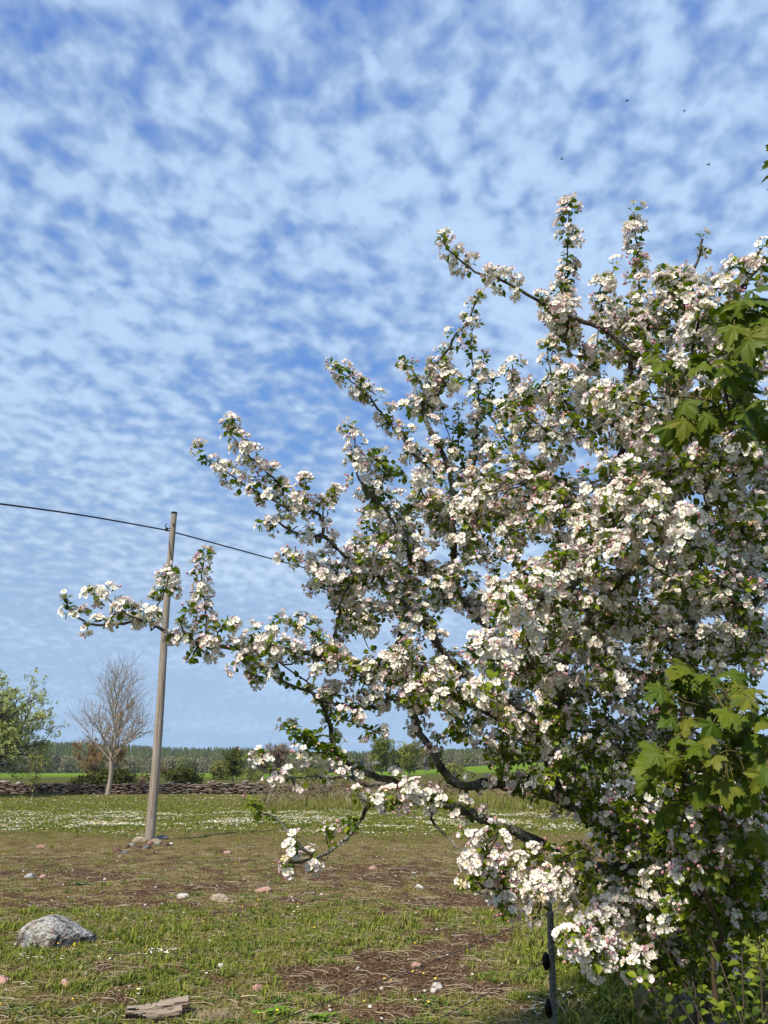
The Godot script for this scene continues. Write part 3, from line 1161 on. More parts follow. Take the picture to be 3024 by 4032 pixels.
	var rough := Node3D.new()
	rough.name = "rough_grass"
	add_child(rough)
	meta(rough, "tall rough grass growing in a bank before the wall", "rough grass")
	rough.set_meta("kind", "stuff")
	for f in 2:
		many("rough_tuft", blades[f], leaf_m, gx[f], gc[f], rough)
	var bl := ["dry grey bramble thicket nearest the pole in the rough grass", "dry bramble thicket with pale twigs behind the hanging apple shoot", "wide dry bramble thicket under the lichened limb", "dry brown bramble thicket beneath the blossom at the right"]
	for k in 4:
		var q: Vector3 = [Vector3(-4.0, 0, -38.5), Vector3(-1.3, 0, -38.0), Vector3(2.0, 0, -39.0), Vector3(6.5, 0, -38.0)][k]
		q.y = ground_y(q.x, q.z)
		var br := thing("bramble_thicket", bl[k], "bramble", q, "dry brambles in the rough grass")
		var s2 := start()
		for i in 90:
			var o := Vector3(rng.randf_range(-1.7, 1.7), 0, rng.randf_range(-0.9, 0.9))
			var d := Vector3(rng.randf_range(-1, 1), rng.randf_range(0.5, 1.6), rng.randf_range(-0.6, 0.6)).normalized()
			var l := rng.randf_range(0.7, 1.9) * (1.0 - absf(o.x) * 0.2)
			tube(s2, PackedVector3Array([o, o + d * l * 0.5, o + d * l * 0.85 + Vector3(d.x * 0.25, 0.02, 0) * l, o + d * l + Vector3(d.x * 0.6, -0.25, 0) * l]), 0.013, 0.007, 3, flat_tint(Color(0.33, 0.28, 0.21), 0.5))
		var bs := obj("stems", s2.commit(), wood, br)
		bs.set_meta("kind", "stuff")
		var lx := []
		var lc := []
		for i in 120:
			lx.append(Transform3D(Basis(rv(), rng.randf() * 6.0).scaled(Vector3.ONE * rng.randf_range(0.08, 0.2)), Vector3(rng.randf_range(-1.8, 1.8), rng.randf_range(0.1, 1.2), rng.randf_range(-0.8, 0.8))))
			lc.append(Color(0.19, 0.18, 0.055).lerp(Color(0.24, 0.165, 0.08), rng.randf()))
		many("leaf_clumps", leaf_ball(33, 14, 0.22), leaf_m, lx, lc, br)

	# the far wood on its hill
	rng.seed = 96
	var spruce := start()
	for i in 9:
		var f := i / 9.0
		var rr := 0.20 * (1.0 - f) + 0.02
		for k in 7:
			var a := TAU * k / 7.0 + i * 0.7
			var b := a + TAU / 7.0
			var c := shade(Color(1, 1, 1), 0.8 + 0.4 * fmod(k * 0.37 + i * 0.61, 1.0))
			var ka := 0.8 + 0.4 * fmod(k * 0.73 + i * 0.31, 1.0)
			tri(spruce, Vector3(0, 0.12 + f * 0.88 + 0.06, 0), Vector3(cos(a) * rr * ka, 0.08 + f * 0.88, sin(a) * rr * ka), Vector3(cos(b) * rr, 0.10 + f * 0.88, sin(b) * rr), c, c, c)
	spruce.generate_normals()
	var sm := spruce.commit()
	var fx := []
	var fc := []
	for i in 8000:
		var a := rng.randf_range(-0.62, 0.62)
		var d := rng.randf_range(820, 1230)
		var q := Vector3(sin(a) * d, 0, -cos(a) * d)
		var h := rng.randf_range(15, 18)
		fx.append(Transform3D(Basis(Vector3.UP, rng.randf() * 6.0).scaled(Vector3(h * 1.0, h, h * 1.0)), Vector3(q.x, ground_y(q.x, q.z), q.z)))
		fc.append(Color(0.055, 0.075, 0.018).lerp(Color(0.11, 0.12, 0.028), rng.randf()))
	var wood_m := mat(Color(1, 1, 1), 0.95)
	var o := many("spruce_forest", sm, wood_m, fx, fc)
	meta(o, "dark spruce forest covering the far ridge", "forest")
	var dx := [[], []]
	var dc := [[], []]
	for i in 2600:
		var a := rng.randf_range(-0.62, 0.62)
		var d := rng.randf_range(600, 840)
		var q := Vector3(sin(a) * d, 0, -cos(a) * d)
		var h := rng.randf_range(8.0, 14.0)
		if a < -0.40:
			h *= 1.1
		var f := i % 2
		dx[f].append(Transform3D(Basis(Vector3.UP, rng.randf() * 6.0).scaled(Vector3(h * 0.34, h * 0.55, h * 0.34)), Vector3(q.x, ground_y(q.x, q.z) + h * 0.45, q.z)))
		var c := Color(0.19, 0.185, 0.085).lerp(Color(0.29, 0.26, 0.15), rng.randf())
		var u := rng.randf()
		if u < 0.22:
			c = Color(0.19, 0.215, 0.045)
		elif u < 0.34:
			c = Color(0.06, 0.075, 0.025)
		dc[f].append(c)
	var far := Node3D.new()
	far.name = "birch_wood"
	add_child(far)
	meta(far, "grey green broadleaf wood along the foot of the ridge", "wood")
	far.set_meta("kind", "stuff")
	for f in 2:
		many("far_crown", leaf_ball(40 + f, 340, 0.085, 0.1), leaf_m, dx[f], dc[f], far)

	# bluish hill on the far right
	var hs := start()
	hs.set_smooth_group(0)
	var nx := 90
	for j in 12:
		for i in nx:
			var fxx := float(i) / (nx - 1)
			var hx := lerpf(-300, 2400, fxx)
			var hz := -2500.0 - j * 90.0
			var hy := 86.0 * exp(-pow((hx - 480.0) / 520.0, 2.0)) + 74.0 * exp(-pow((hx - 1500.0) / 600.0, 2.0)) + 6.0 * nz.get_noise_2d(hx * 0.01, j * 0.7)
			hy = hy * sin(PI * minf(1.0, (j + 0.4) / 7.0) * 0.5) * (1.0 if j < 8 else 1.0 - (j - 8) * 0.2) - 20.0
			hs.set_color(Color(0.045, 0.058, 0.025))
			hs.add_vertex(Vector3(hx, hy, hz))
	for j in 11:
		for i in nx - 1:
			var a := j * nx + i
			for k in [a, a + nx, a + nx + 1, a, a + nx + 1, a + 1]:
				hs.add_index(k)
	hs.generate_normals()
	var hill := obj("hill", hs.commit(), wood_m)
	hill.set_meta("kind", "structure")
	meta(hill, "bluish wooded hill on the horizon behind the apple tree", "hill")

func ground_under(sx: float, sy: float, d: float) -> Vector3:
	var x := (sx - 1512.0) / FOCAL * (d * cos(PITCH) - 1.6 * sin(PITCH))
	return Vector3(x, ground_y(x, -d), -d)

func bush(called: String, label: String, at: Vector3, wide: float, high: float, c: Color, n: int, lm: Material, wm: Material) -> void:
	var o := thing(called, label, "bush", at)
	var st := start()
	for k in 9:
		var a := k * 2.4
		tube(st, PackedVector3Array([Vector3(0, -0.05, 0), Vector3(cos(a) * wide * 0.25, high * 0.35, sin(a) * wide * 0.25), Vector3(cos(a) * wide * 0.6, high * 0.75, sin(a) * wide * 0.6)]), 0.03, 0.01, 4, flat_tint(Color(0.14, 0.11, 0.085)))
	obj("stems", st.commit(), wm, o)
	var xf := []
	var cols := []
	for i in n:
		var v := rv() * pow(rng.randf(), 0.4)
		var lump := 1.0 + 0.35 * nz.get_noise_3d(v.x * 1.6 + at.x, v.y * 1.6, v.z * 1.6)
		var p := Vector3(v.x * wide * lump, high * (0.5 + v.y * 0.5 * lump), v.z * wide * lump)
		p.y = maxf(p.y, high * 0.08)
		xf.append(Transform3D(Basis(rv(), rng.randf() * 6.0).scaled(Vector3.ONE * high * rng.randf_range(0.10, 0.2)), p))
		cols.append(shade(c, rng.randf_range(0.6, 1.6)))
	many("foliage", leaf_ball(50, 22, 0.24), lm, xf, cols, o)

func crown_tree(called: String, label: String, at: Vector3, high: float, wide: float, share: float, c: Color, n: int, size: float, wm: Material, lm: Material, r: float, dense: bool) -> void:
	at.y = ground_y(at.x, at.z)
	var o := thing(called, label, "tree", at)
	var st := start()
	var lean := Vector3(rng.randf_range(-0.04, 0.04), 1, 0)
	tube(st, smooth_path(PackedVector3Array([Vector3(0, -0.1, 0), lean * high * 0.4, lean * high * 0.9]), high * 0.1), r, r * 0.2, 6, flat_tint(Color(0.17, 0.145, 0.12)), 0.1, 0.3)
	obj("trunk", st.commit(), wm, o)
	st = start()
	var tips := []
	for k in 14:
		var f := 1.0 - share + share * 0.85 * k / 14.0
		var a := k * 2.4
		var out := wide * sin(PI * clampf((f - (1.0 - share)) / share * 0.8 + 0.18, 0, 1)) * rng.randf_range(0.7, 1.0)
		var b := lean * high * f * 0.9
		var e := b + Vector3(cos(a) * out, out * 0.55 + high * 0.04, sin(a) * out)
		var pts := smooth_path(PackedVector3Array([b, b.lerp(e, 0.5) + Vector3(0, -0.05 * out, 0), e]), high * 0.08)
		tube(st, pts, r * 0.32, r * 0.08, 4, flat_tint(Color(0.17, 0.14, 0.11)))
		for i in pts.size():
			tips.append(pts[i])
			for z in 2:
				var q := pts[i] + rv() * out * 0.35 + Vector3(0, out * 0.12, 0)
				tube(st, PackedVector3Array([pts[i], pts[i].lerp(q, 0.6), q]), r * 0.09, r * 0.05, 3, flat_tint(Color(0.17, 0.14, 0.11)))
				tips.append(q)
	obj("limbs", st.commit(), wm, o)
	var xf := []
	var cols := []
	for i in n:
		var p: Vector3 = tips[rng.randi() % tips.size()] + rv() * size * (2.2 if dense else 1.3)
		xf.append(Transform3D(Basis(rv(), rng.randf() * 6.0).scaled(Vector3.ONE * size * rng.randf_range(0.6, 1.5)), p))
		cols.append(shade(c, rng.randf_range(0.6, 1.5)))
	many("foliage", leaf_ball(60, 22 if dense else 12, 0.26), lm, xf, cols, o)

# ---------- pole and cable ----------
func pole_and_cable() -> void:
	var base := floor_at(588, 3312)
	var top := base
	for i in 400:
		var q := spot(686, 2022, 18.0 + i * 0.01)
		if q.z <= base.z:
			top = q
			break
	var pole := thing("utility_pole", "weathered grey wooden utility pole standing in a ring of stones", "utility pole", base)
	var up := top - base
	var im := Image.create(256, 512, false, Image.FORMAT_RGB8)
	var g1 := noise_of(301, 1.0, 4)
	for v in 512:
		for u in 256:
			var a := TAU * u / 256.0
			var n := g1.get_noise_3d(cos(a) * 6.0, sin(a) * 6.0, v * 0.006) * 0.6 + g1.get_noise_3d(cos(a) * 17.0, sin(a) * 17.0, v * 0.012 + 20.0) * 0.5
			var c := Color(0.22, 0.165, 0.11).lerp(Color(0.42, 0.38, 0.33), clampf(0.5 + 1.3 * n, 0, 1))
			if g1.get_noise_3d(cos(a) * 11.0 + 70.0, sin(a) * 11.0, v * 0.004) > 0.24:
				c = Color(0.12, 0.09, 0.07)
			im.set_pixel(u, v, c.linear_to_srgb())
	var wm := mat(Color(1, 1, 1), 0.95, false)
	wm.albedo_texture = ImageTexture.create_from_image(im)
	wm.uv1_scale = Vector3(1, 0.25, 1)
	var st := start()
	var pts := PackedVector3Array()
	for i in 41:
		pts.append(up * (i / 40.0) + Vector3(0.02 * sin(i * 0.16), -0.25 if i == 0 else 0.0, 0))
	tube(st, pts, 0.120, 0.076, 20, func(_q, _n): return Color(1, 1, 1), 0.05)
	obj("shaft", st.commit(), wm, pole)
	var cap := CylinderMesh.new()
	cap.top_radius = 0.080
	cap.bottom_radius = 0.083
	cap.height = 0.05
	var metal := mat(Color(0.16, 0.15, 0.14), 0.6, false)
	metal.metallic = 0.6
	var co := obj("cap", cap, metal, pole)
	co.position = up + Vector3(0, 0.01, 0)
	st = start()
	tube(st, smooth_path(PackedVector3Array([up * 0.945 + Vector3(-0.06, 0.02, 0.05), up * 0.945 + Vector3(-0.15, 0.0, 0.07), up * 0.945 + Vector3(-0.19, 0.06, 0.08), up * 0.945 + Vector3(-0.17, 0.14, 0.08)]), 0.02), 0.014, 0.012, 6, func(_q, _n): return Color(1, 1, 1))
	obj("hook", st.commit(), metal, pole)
	var ins := CylinderMesh.new()
	ins.top_radius = 0.03
	ins.bottom_radius = 0.045
	ins.height = 0.09
	ins.radial_segments = 12
	var black := mat(Color(0.05, 0.05, 0.05), 0.5, false)
	var io := obj("insulator", ins, black, pole)
	io.position = up * 0.945 + Vector3(-0.15, -0.02, 0.08)
	var plate := BoxMesh.new()
	plate.size = Vector3(0.05, 0.07, 0.012)
	var po := obj("tag", plate, metal, pole)
	po.position = up * 0.958 + Vector3(0.03, 0, 0.085)
	var cable := mat(Color(0.02, 0.022, 0.03).linear_to_srgb(), 0.6, false)
	var hook := base + up * 0.945 + Vector3(-0.15, -0.05, 0.09)
	st = start()
	var left := PackedVector3Array([hook, spot(350, 2033, 17.9), spot(0, 1984, 15.4), spot(-700, 1900, 12.0), spot(-2000, 1830, 9.0)])
	tube(st, smooth_path(left, 0.5), 0.019, 0.019, 6, func(_q, _n): return Color(1, 1, 1))
	meta(obj("cable", st.commit(), cable), "black overhead cable rising left from the pole top", "cable")
	st = start()
	var right := PackedVector3Array([hook, hook.lerp(spot(2350, 2530, 39.0), 0.5) - Vector3(0, 0.1, 0), spot(2350, 2530, 39.0), spot(3400, 2700, 60.0)])
	tube(st, smooth_path(right, 0.5), 0.019, 0.019, 6, func(_q, _n): return Color(1, 1, 1))
	meta(obj("cable", st.commit(), cable), "black overhead cable descending right from the pole into the apple blossom", "cable")
	# stones heaped round the foot
	rng.seed = 55
	var sm := mat(Color(1, 1, 1), 0.95)
	var pile := [[495, 3337, 0.18, 0, "flat brown slab at the pile's left end by the pole"], [520, 3331, 0.14, 1, "upright grey stone left of the pole foot"], [553, 3318, 0.30, 2, "pale lichened stone leaning against the pole's left side"], [575, 3335, 0.2, 0, "brown stone in front of the pole foot"], [592, 3325, 0.17, 3, "reddish stone touching the pole foot"], [617, 3322, 0.25, 2, "broad tan stone right of the pole foot"], [637, 3308, 0.24, 1, "round grey stone behind the pole's right side"], [619, 3328, 0.14, 1, "pale rounded stone lowest right of the pole"], [652, 3330, 0.2, 0, "dark brown flat stone at the pile's right"], [675, 3325, 0.12, 4, "small white stone at the pile's right end"], [575, 3345, 0.17, 5, "blue grey flat stone in front of the pile"], [590, 3350, 0.13, 0, "low brown stone in front of the blue grey one"], [535, 3345, 0.2, 0, "brown slab between the grey stones left of the pole"], [460, 3360, 0.22, 0, "long brown slab lying farthest left of the pile"], [490, 3368, 0.12, 5, "small dark blue stone left of the pole on grass"], [473, 3380, 0.11, 3, "small pink stone left of and before the pole"]]
	var tones := [Color(0.12, 0.075, 0.05), Color(0.22, 0.205, 0.18), Color(0.27, 0.225, 0.16), Color(0.26, 0.15, 0.11), Color(0.6, 0.58, 0.54), Color(0.12, 0.13, 0.15)]
	for k in pile.size():
		var e = pile[k]
		var p := floor_at(e[0], e[1])
		var tone: Color = tones[e[3]]
		var w: float = e[2] * 0.72
		var r := obj("foot_stone", rock_mesh(Vector3(w, w * 0.45, w * 0.7), 200 + k, func(v): return shade(tone, 1.0 + 0.5 * nf.get_noise_3d(v.x * 4.0 + k, v.y * 4.0, v.z * 4.0)), 11, null, 9), sm)
		r.position = p + Vector3(0, w * 0.14, 0)
		r.rotation = Vector3(rng.randf_range(-0.2, 0.2), rng.randf() * 6.0, rng.randf_range(-0.3, 0.3))
		meta(r, e[4], "stone", "stones heaped round the pole foot")

func apple_tree() -> void:
	rng.seed = 1234
	var foot := Vector3(1.55, 0, -4.05)
	foot.y = ground_y(foot.x, foot.z)
	apple_root = thing("apple_tree", "large old apple tree in full pink and white blossom", "apple tree", Vector3.ZERO)
	bark = mat(Color(1, 1, 1), 0.95)
	bark.albedo_texture = grey_texture(17, 0.03, 0.55, 1.15, 256)
	bark.uv1_triplanar = true
	bark.uv1_scale = Vector3.ONE * 7.0
	bark.heightmap_enabled = true
	bark.heightmap_texture = grey_texture(18, 0.04, 0.0, 1.0, 256)
	bark.heightmap_scale = 0.8
	twig_st = start()
	var st := start()
	var tp := PackedVector3Array([foot + Vector3(0, -0.15, 0), foot + Vector3(-0.02, 0.25, 0.02), spot(2640, 3700, 4.35), spot(2540, 3420, 4.45), spot(2460, 3270, 4.5)])
	tp = smooth_path(tp, 0.07)
	limbs.append([tp, 0.11, 0.075])
	tube(st, tp, 0.12, 0.078, 14, bark_tint, 0.22, 0.5)
	obj("trunk", st.commit(), bark, apple_root)

	# main limbs
	limb([[S0, 2470, 3290, 2360, 3210, 2200, 3140, 1940, 3085, 1840, 3095, 1790, 3080], [T3, 1220, 540, 1170, 440, 1120, 350, 1080, 310], [T7, 250, 1000, 160, 770, 120, 600, 130, 490, 170, 350, 200, 300]], 4.5, 4.35, 0.046, 0.010, 0.45, 0.08)
	limb([[S0, 2540, 3420, 2400, 3420, 2262, 3404, 2143, 3330, 2023, 3275, 1913, 3230, 1776, 3170], [T3, 1060, 700, 900, 620, 780, 590, 640, 530, 560, 470, 520, 380, 490, 240, 440, 100]], 4.4, 3.95, 0.042, 0.010, 0.5, 0.10, 0.35)
	limb([[S0, 2600, 3640, 2501, 3570, 2418, 3505, 2281, 3450, 2161, 3459, 2051, 3496, 1978, 3514]], 4.3, 3.65, 0.032, 0.012, 0.55, 0.055, 0.1)
	limb([[S0, 2460, 3280, 2300, 3200, 2200, 3110, 2165, 3000, 2156, 2880, 2162, 2640, 2200, 2420, 2300, 2230], [T6, 350, 900, 340, 650, 430, 480, 530, 130], [T5, 540, 1600, 560, 1200, 575, 1000]], 4.5, 3.9, 0.045, 0.011, 0.3, 0.13, 0.25)
	limb([[S0, 2280, 3190, 2200, 3010, 2192, 2860, 2230, 2600, 2340, 2400], [T6, 480, 1300, 540, 1230, 650, 1170, 820, 920, 1000, 800]], 4.5, 3.1, 0.035, 0.008, 0.35, 0.07, 0.12)
	limb([[S0, 2560, 3470, 2640, 3300, 2690, 3100, 2700, 2800, 2710, 2620], [T8, 930, 700, 1130, 580, 1310, 420, 1450, 280, 1600, 100, 1800, -60]], 4.45, 3.9, 0.04, 0.013, 0.35, 0.12, 0.2)
	limb([[S0, 2700, 2640, 2725, 2400, 2700, 2150], [T6, 960, 600, 970, 300], [T5, 900, 1400, 870, 1000, 960, 760, 1010, 560, 1050, 400, 1100, 250, 1140, 80]], 4.6, 4.1, 0.03, 0.006, 0.2, 0.07)
	limb([[S0, 2715, 2330], [T6, 1130, 790, 1290, 630, 1400, 450, 1540, 200, 1659, 50, 1800, -120]], 4.4, 4.0, 0.026, 0.012, 0.1, 0.09)
	limb([[S0, 2162, 2700, 2060, 2630], [T7, 1000, 520, 900, 400, 800, 270, 700, 180, 640, 100], [S0, 1785, 2150, 1780, 1950], [T4, 560, 1560, 480, 1380, 420, 1260, 360, 1110, 350, 1000, 360, 850, 440, 700, 530, 600, 620, 450, 720, 330, 770, 200, 800, 150]], 4.5, 4.6, 0.034, 0.005, 0.2, 0.06)
	limb([[S0, 2158, 2860, 1960, 2740], [T2, 1340, 1380, 1230, 1270, 1150, 1100, 1060, 1030, 940, 910, 800, 760, 680, 690, 590, 640, 520, 580, 450, 510, 280, 500, 160, 430, 60, 440]], 4.5, 4.0, 0.03, 0.005, 0.25, 0.055, 0.08)
	limb([[S0, 2156, 2930, 1930, 2800, 1740, 2730], [T2, 950, 1400, 600, 1330, 240, 1260], [T1, 1327, 747, 1200, 745, 960, 712, 860, 690, 730, 630, 650, 575, 560, 570, 480, 590, 300, 600, 150, 540, 100, 430]], 4.5, 3.85, 0.034, 0.0045, 0.3, 0.065, 0.15)
	limb([[S0, 2560, 2660, 2475, 2671, 2422, 2619, 2379, 2562, 2330, 2440]], 4.5, 4.3, 0.024, 0.01, 0.2, 0.08, 0.25)

	# shoots on the far left limb
	limb([[T1, 640, 580, 700, 470, 750, 350, 780, 255]], 3.9, 3.9, 0.006, 0.003, 0.1, 0.028, 0.05)
	limb([[T1, 590, 570, 520, 540, 440, 490, 380, 430, 270, 400]], 3.87, 3.82, 0.007, 0.003, 0.4, 0.03, 0.05)
	limb([[T1, 1010, 710, 1010, 560, 1000, 430, 985, 280, 1000, 160]], 3.95, 4.0, 0.008, 0.003, 0.05, 0.03, 0.06, 0.22)
	limb([[T1, 1080, 715, 1110, 620, 1180, 590]], 3.95, 3.85, 0.005, 0.003, 0.2, 0.04, 0.8)
	limb([[T1, 930, 705, 850, 600, 900, 500]], 3.9, 3.85, 0.005, 0.003, 0.3, 0.04, 0.3)
	limb([[T1, 960, 715, 950, 760, 920, 810]], 3.9, 3.85, 0.004, 0.003, 0.6, 0.05, 0.9)
	limb([[T1, 1420, 750, 1450, 650, 1480, 570]], 3.95, 3.95, 0.005, 0.003, 0.1, 0.05, 0.6)
	limb([[T1, 1330, 748, 1310, 690, 1330, 650]], 3.95, 3.9, 0.004, 0.003, 0.3, 0.04, 0.2)
	limb([[T3, 850, 130, 680, 140, 540, 120, 430, 70, 260, 0], [T1, 1440, 920, 1300, 810, 1230, 760]], 4.2, 3.85, 0.013, 0.005, 0.0, 0.085, 0.4)
	limb([[T1, 1380, 860, 1300, 860, 1240, 830]], 3.85, 3.8, 0.004, 0.002, 0.5, 0.03, 0.2)
	limb([[T1, 1390, 870, 1350, 920, 1330, 950]], 3.85, 3.8, 0.004, 0.002, 0.6, 0.03, 0.1)
	limb([[T2, 370, 1500, 270, 1410, 150, 1330, 80, 1250]], 4.0, 3.9, 0.006, 0.003, 0.4, 0.05, 0.4)
	limb([[T2, 520, 1300, 520, 1210, 550, 1060, 580, 900, 630, 820, 640, 700]], 4.1, 4.1, 0.009, 0.005, 0.0, 0.13, 0.4)
	limb([[T2, 480, 1310, 440, 1210, 380, 1130, 260, 1090]], 4.05, 4.0, 0.006, 0.003, 0.2, 0.04, 0.35)
	limb([[T2, 300, 1280, 180, 1240, 110, 1220]], 4.0, 3.8, 0.005, 0.003, 0.2, 0.04, 0.2)
	# upper left
	limb([[T2, 450, 510, 440, 400, 340, 330, 200, 320, 90, 260], [R6, 370, 750, 280, 690, 180, 620, 130, 590]], 4.05, 3.95, 0.011, 0.003, 0.15, 0.04, 0.06)
	limb([[R6, 640, 890, 620, 800, 540, 700, 440, 610, 360, 520, 290, 440, 300, 405]], 4.0, 4.0, 0.008, 0.003, 0.1, 0.030, 0.06)
	limb([[T2, 450, 400, 465, 310, 500, 250]], 4.0, 4.0, 0.005, 0.003, 0.5, 0.04, 0.2)
	limb([[T2, 300, 325, 320, 230, 340, 160]], 4.0, 3.95, 0.005, 0.003, 0.2, 0.03, 0.1)
	limb([[T2, 640, 800, 450, 720, 330, 670, 240, 640]], 4.1, 4.0, 0.009, 0.003, 0.0, 0.035, 0.08)
	limb([[T2, 700, 850, 600, 845, 480, 830, 400, 870]], 4.15, 4.05, 0.008, 0.003, 0.1, 0.04, 0.1)
	limb([[T2, 1060, 800, 1010, 640, 960, 520, 890, 390, 820, 310, 740, 230, 690, 140], [R6, 1050, 620, 1050, 500, 1030, 420]], 4.4, 4.2, 0.018, 0.003, 0.1, 0.04, 0.08)
	limb([[T2, 1130, 720, 1050, 610, 980, 480, 950, 400, 1080, 250, 1070, 130]], 4.4, 4.3, 0.014, 0.004, 0.1, 0.06, 0.15)
	limb([[R6, 1230, 680, 1210, 640, 1170, 600]], 4.3, 4.2, 0.004, 0.002, 0.0, 0.05, 0.7)
	limb([[T4, 400, 1560, 250, 1400, 170, 1270, 60, 1160, 0, 1090], [R6, 1206, 340, 1140, 240, 1090, 210]], 4.5, 4.3, 0.014, 0.005, 0.05, 0.035, 0.1)
	limb([[R6, 1140, 240, 1050, 170, 980, 110, 915, 60]], 4.3, 4.25, 0.005, 0.003, 0.35, 0.026, 0.05)
	limb([[T4, 520, 1500, 440, 1530, 330, 1430, 230, 1320, 160, 1230]], 4.5, 4.45, 0.012, 0.004, 0.1, 0.04, 0.15)
	limb([[T4, 130, 1560, 60, 1520, 0, 1490]], 4.4, 4.3, 0.004, 0.002, 0.0, 0.05, 0.8)
	limb([[T4, 350, 1120, 250, 1110, 210, 1030]], 4.6, 4.6, 0.006, 0.003, 0.3, 0.03, 0.1)
	limb([[T4, 370, 1000, 320, 850, 250, 740, 180, 680]], 4.6, 4.6, 0.007, 0.003, 0.1, 0.03, 0.1)
	limb([[T4, 400, 1020, 500, 900, 510, 750, 500, 680]], 4.6, 4.6, 0.007, 0.003, 0.1, 0.035, 0.1)
	limb([[T4, 480, 900, 570, 850, 580, 800]], 4.6, 4.55, 0.005, 0.003, 0.2, 0.035, 0.1)
	limb([[T4, 790, 750, 760, 720, 740, 560, 750, 420, 780, 370]], 4.7, 4.7, 0.006, 0.003, 0.0, 0.07, 0.6)
	limb([[T4, 690, 1650, 770, 1500, 780, 1250, 790, 1000, 800, 850, 840, 650]], 4.7, 4.7, 0.013, 0.004, 0.1, 0.035, 0.12)
	limb([[T4, 860, 1080, 880, 960, 900, 900, 915, 820]], 4.7, 4.7, 0.005, 0.002, 0.0, 0.05, 0.85)
	limb([[T4, 1250, 1650, 1110, 1470, 1040, 1330, 990, 1260, 920, 1150, 840, 1080, 780, 960]], 4.6, 4.6, 0.016, 0.004, 0.1, 0.07, 0.15)
	limb([[T4, 700, 1560, 660, 1480, 630, 1300, 640, 1080]], 4.7, 4.7, 0.008, 0.002, 0.2, 0.04, 0.85)
	limb([[T4, 600, 1400, 560, 1300, 500, 1080]], 4.7, 4.7, 0.006, 0.002, 0.1, 0.04, 0.9)
	limb([[T4, 900, 1560, 880, 1450, 960, 1370, 1010, 1350]], 4.6, 4.5, 0.005, 0.003, 0.2, 0.04, 0.4)
	limb([[T4, 1060, 1330, 1090, 1230, 1110, 1160]], 4.6, 4.6, 0.005, 0.002, 0.2, 0.05, 0.8)
	limb([[T4, 1390, 1300, 1290, 1190, 1180, 1090, 1120, 950, 1080, 820, 1070, 690]], 4.4, 4.4, 0.011, 0.003, 0.05, 0.038, 0.08, 0.18)
	# top
	limb([[T5, 575, 1010, 550, 950, 440, 870, 350, 790, 250, 750, 80, 700, -50, 640], [R5, 800, 590, 700, 540, 600, 480, 500, 430, 400, 400, 330, 350, 290, 310, 265, 265]], 3.9, 3.75, 0.016, 0.003, 0.3, 0.036, 0.08)
	limb([[R5, 780, 700, 800, 560, 800, 470, 800, 330, 800, 230, 805, 110]], 4.1, 4.2, 0.010, 0.0025, 0.05, 0.038, 0.08)
	limb([[T5, 700, 1000, 690, 850, 670, 780, 640, 450, 620, 150, 600, 0], [R5, 1090, 260, 1085, 150]], 4.0, 4.1, 0.011, 0.003, 0.05, 0.04, 0.07)
	limb([[T5, 360, 800, 350, 770, 330, 600, 330, 480, 400, 380, 450, 300]], 3.9, 3.9, 0.008, 0.003, 0.1, 0.035, 0.1)
	limb([[T5, 1000, 640, 940, 600, 890, 430, 830, 340]], 4.1, 4.05, 0.008, 0.003, 0.15, 0.032, 0.1)
	limb([[T5, 1000, 560, 1000, 420, 940, 360]], 4.1, 4.0, 0.006, 0.003, 0.1, 0.035, 0.2)
	limb([[T5, 1180, 900, 1270, 760, 1400, 540, 1510, 390, 1659, 250, 1800, 130]], 3.9, 3.7, 0.016, 0.010, 0.0, 0.14, 0.3)
	limb([[T5, 1510, 390, 1470, 340, 1400, 290]], 3.75, 3.7, 0.006, 0.003, 0.3, 0.028, 0.1)
	limb([[T5, 1590, 310, 1590, 220, 1600, 160]], 3.72, 3.7, 0.006, 0.003, 0.3, 0.03, 0.1)
	limb([[T5, 760, 1620, 860, 1450, 900, 1300, 1000, 1150, 1060, 950, 1100, 750, 1130, 560, 1250, 470, 1370, 480]], 3.5, 3.0, 0.012, 0.004, 0.0, 0.028, 0.06)
	limb([[T5, 1100, 750, 1180, 720, 1250, 740]], 3.1, 3.0, 0.005, 0.003, 0.1, 0.03, 0.1)
	limb([[T5, 1590, 1180, 1540, 1100, 1590, 1000, 1659, 900, 1740, 800]], 3.7, 3.6, 0.014, 0.008, 0.1, 0.06, 0.2)
	limb([[T5, 1570, 1050, 1440, 1000, 1300, 970]], 3.6, 3.5, 0.006, 0.003, 0.15, 0.03, 0.1)
	limb([[T5, 150, 1600, 90, 1460, 40, 1330, -60, 1150, -90, 950]], 4.2, 4.2, 0.010, 0.004, 0.0, 0.05, 0.15)
	limb([[T5, 520, 1650, 470, 1600, 400, 1520, 300, 1320, 200, 1230, 60, 1180]], 4.0, 3.8, 0.014, 0.004, 0.1, 0.045, 0.12)
	limb([[T5, 560, 1250, 640, 1180, 700, 1060, 780, 950, 860, 830]], 4.1, 4.0, 0.014, 0.005, 0.1, 0.05, 0.15)
	limb([[T5, -40, 900, 20, 760, -20, 620, 30, 480, 60, 330]], 4.2, 4.2, 0.008, 0.003, 0.05, 0.035, 0.1)
	limb([[T5, 540, 900, 520, 760, 540, 640, 500, 600]], 4.1, 4.1, 0.006, 0.003, 0.1, 0.04, 0.15)
	# right of the stem
	limb([[T6, 1160, 1450, 1100, 1370, 1000, 1260, 900, 1130, 850, 1000]], 4.5, 4.3, 0.02, 0.008, 0.1, 0.08, 0.25)
	limb([[T6, 1440, 1600, 1540, 1470, 1659, 1340, 1760, 1200]], 3.9, 3.7, 0.016, 0.01, 0.1, 0.07, 0.15)
	limb([[T6, 110, 1430, 200, 1300, 270, 1180, 250, 1000]], 3.7, 3.5, 0.012, 0.005, 0.1, 0.045, 0.12)
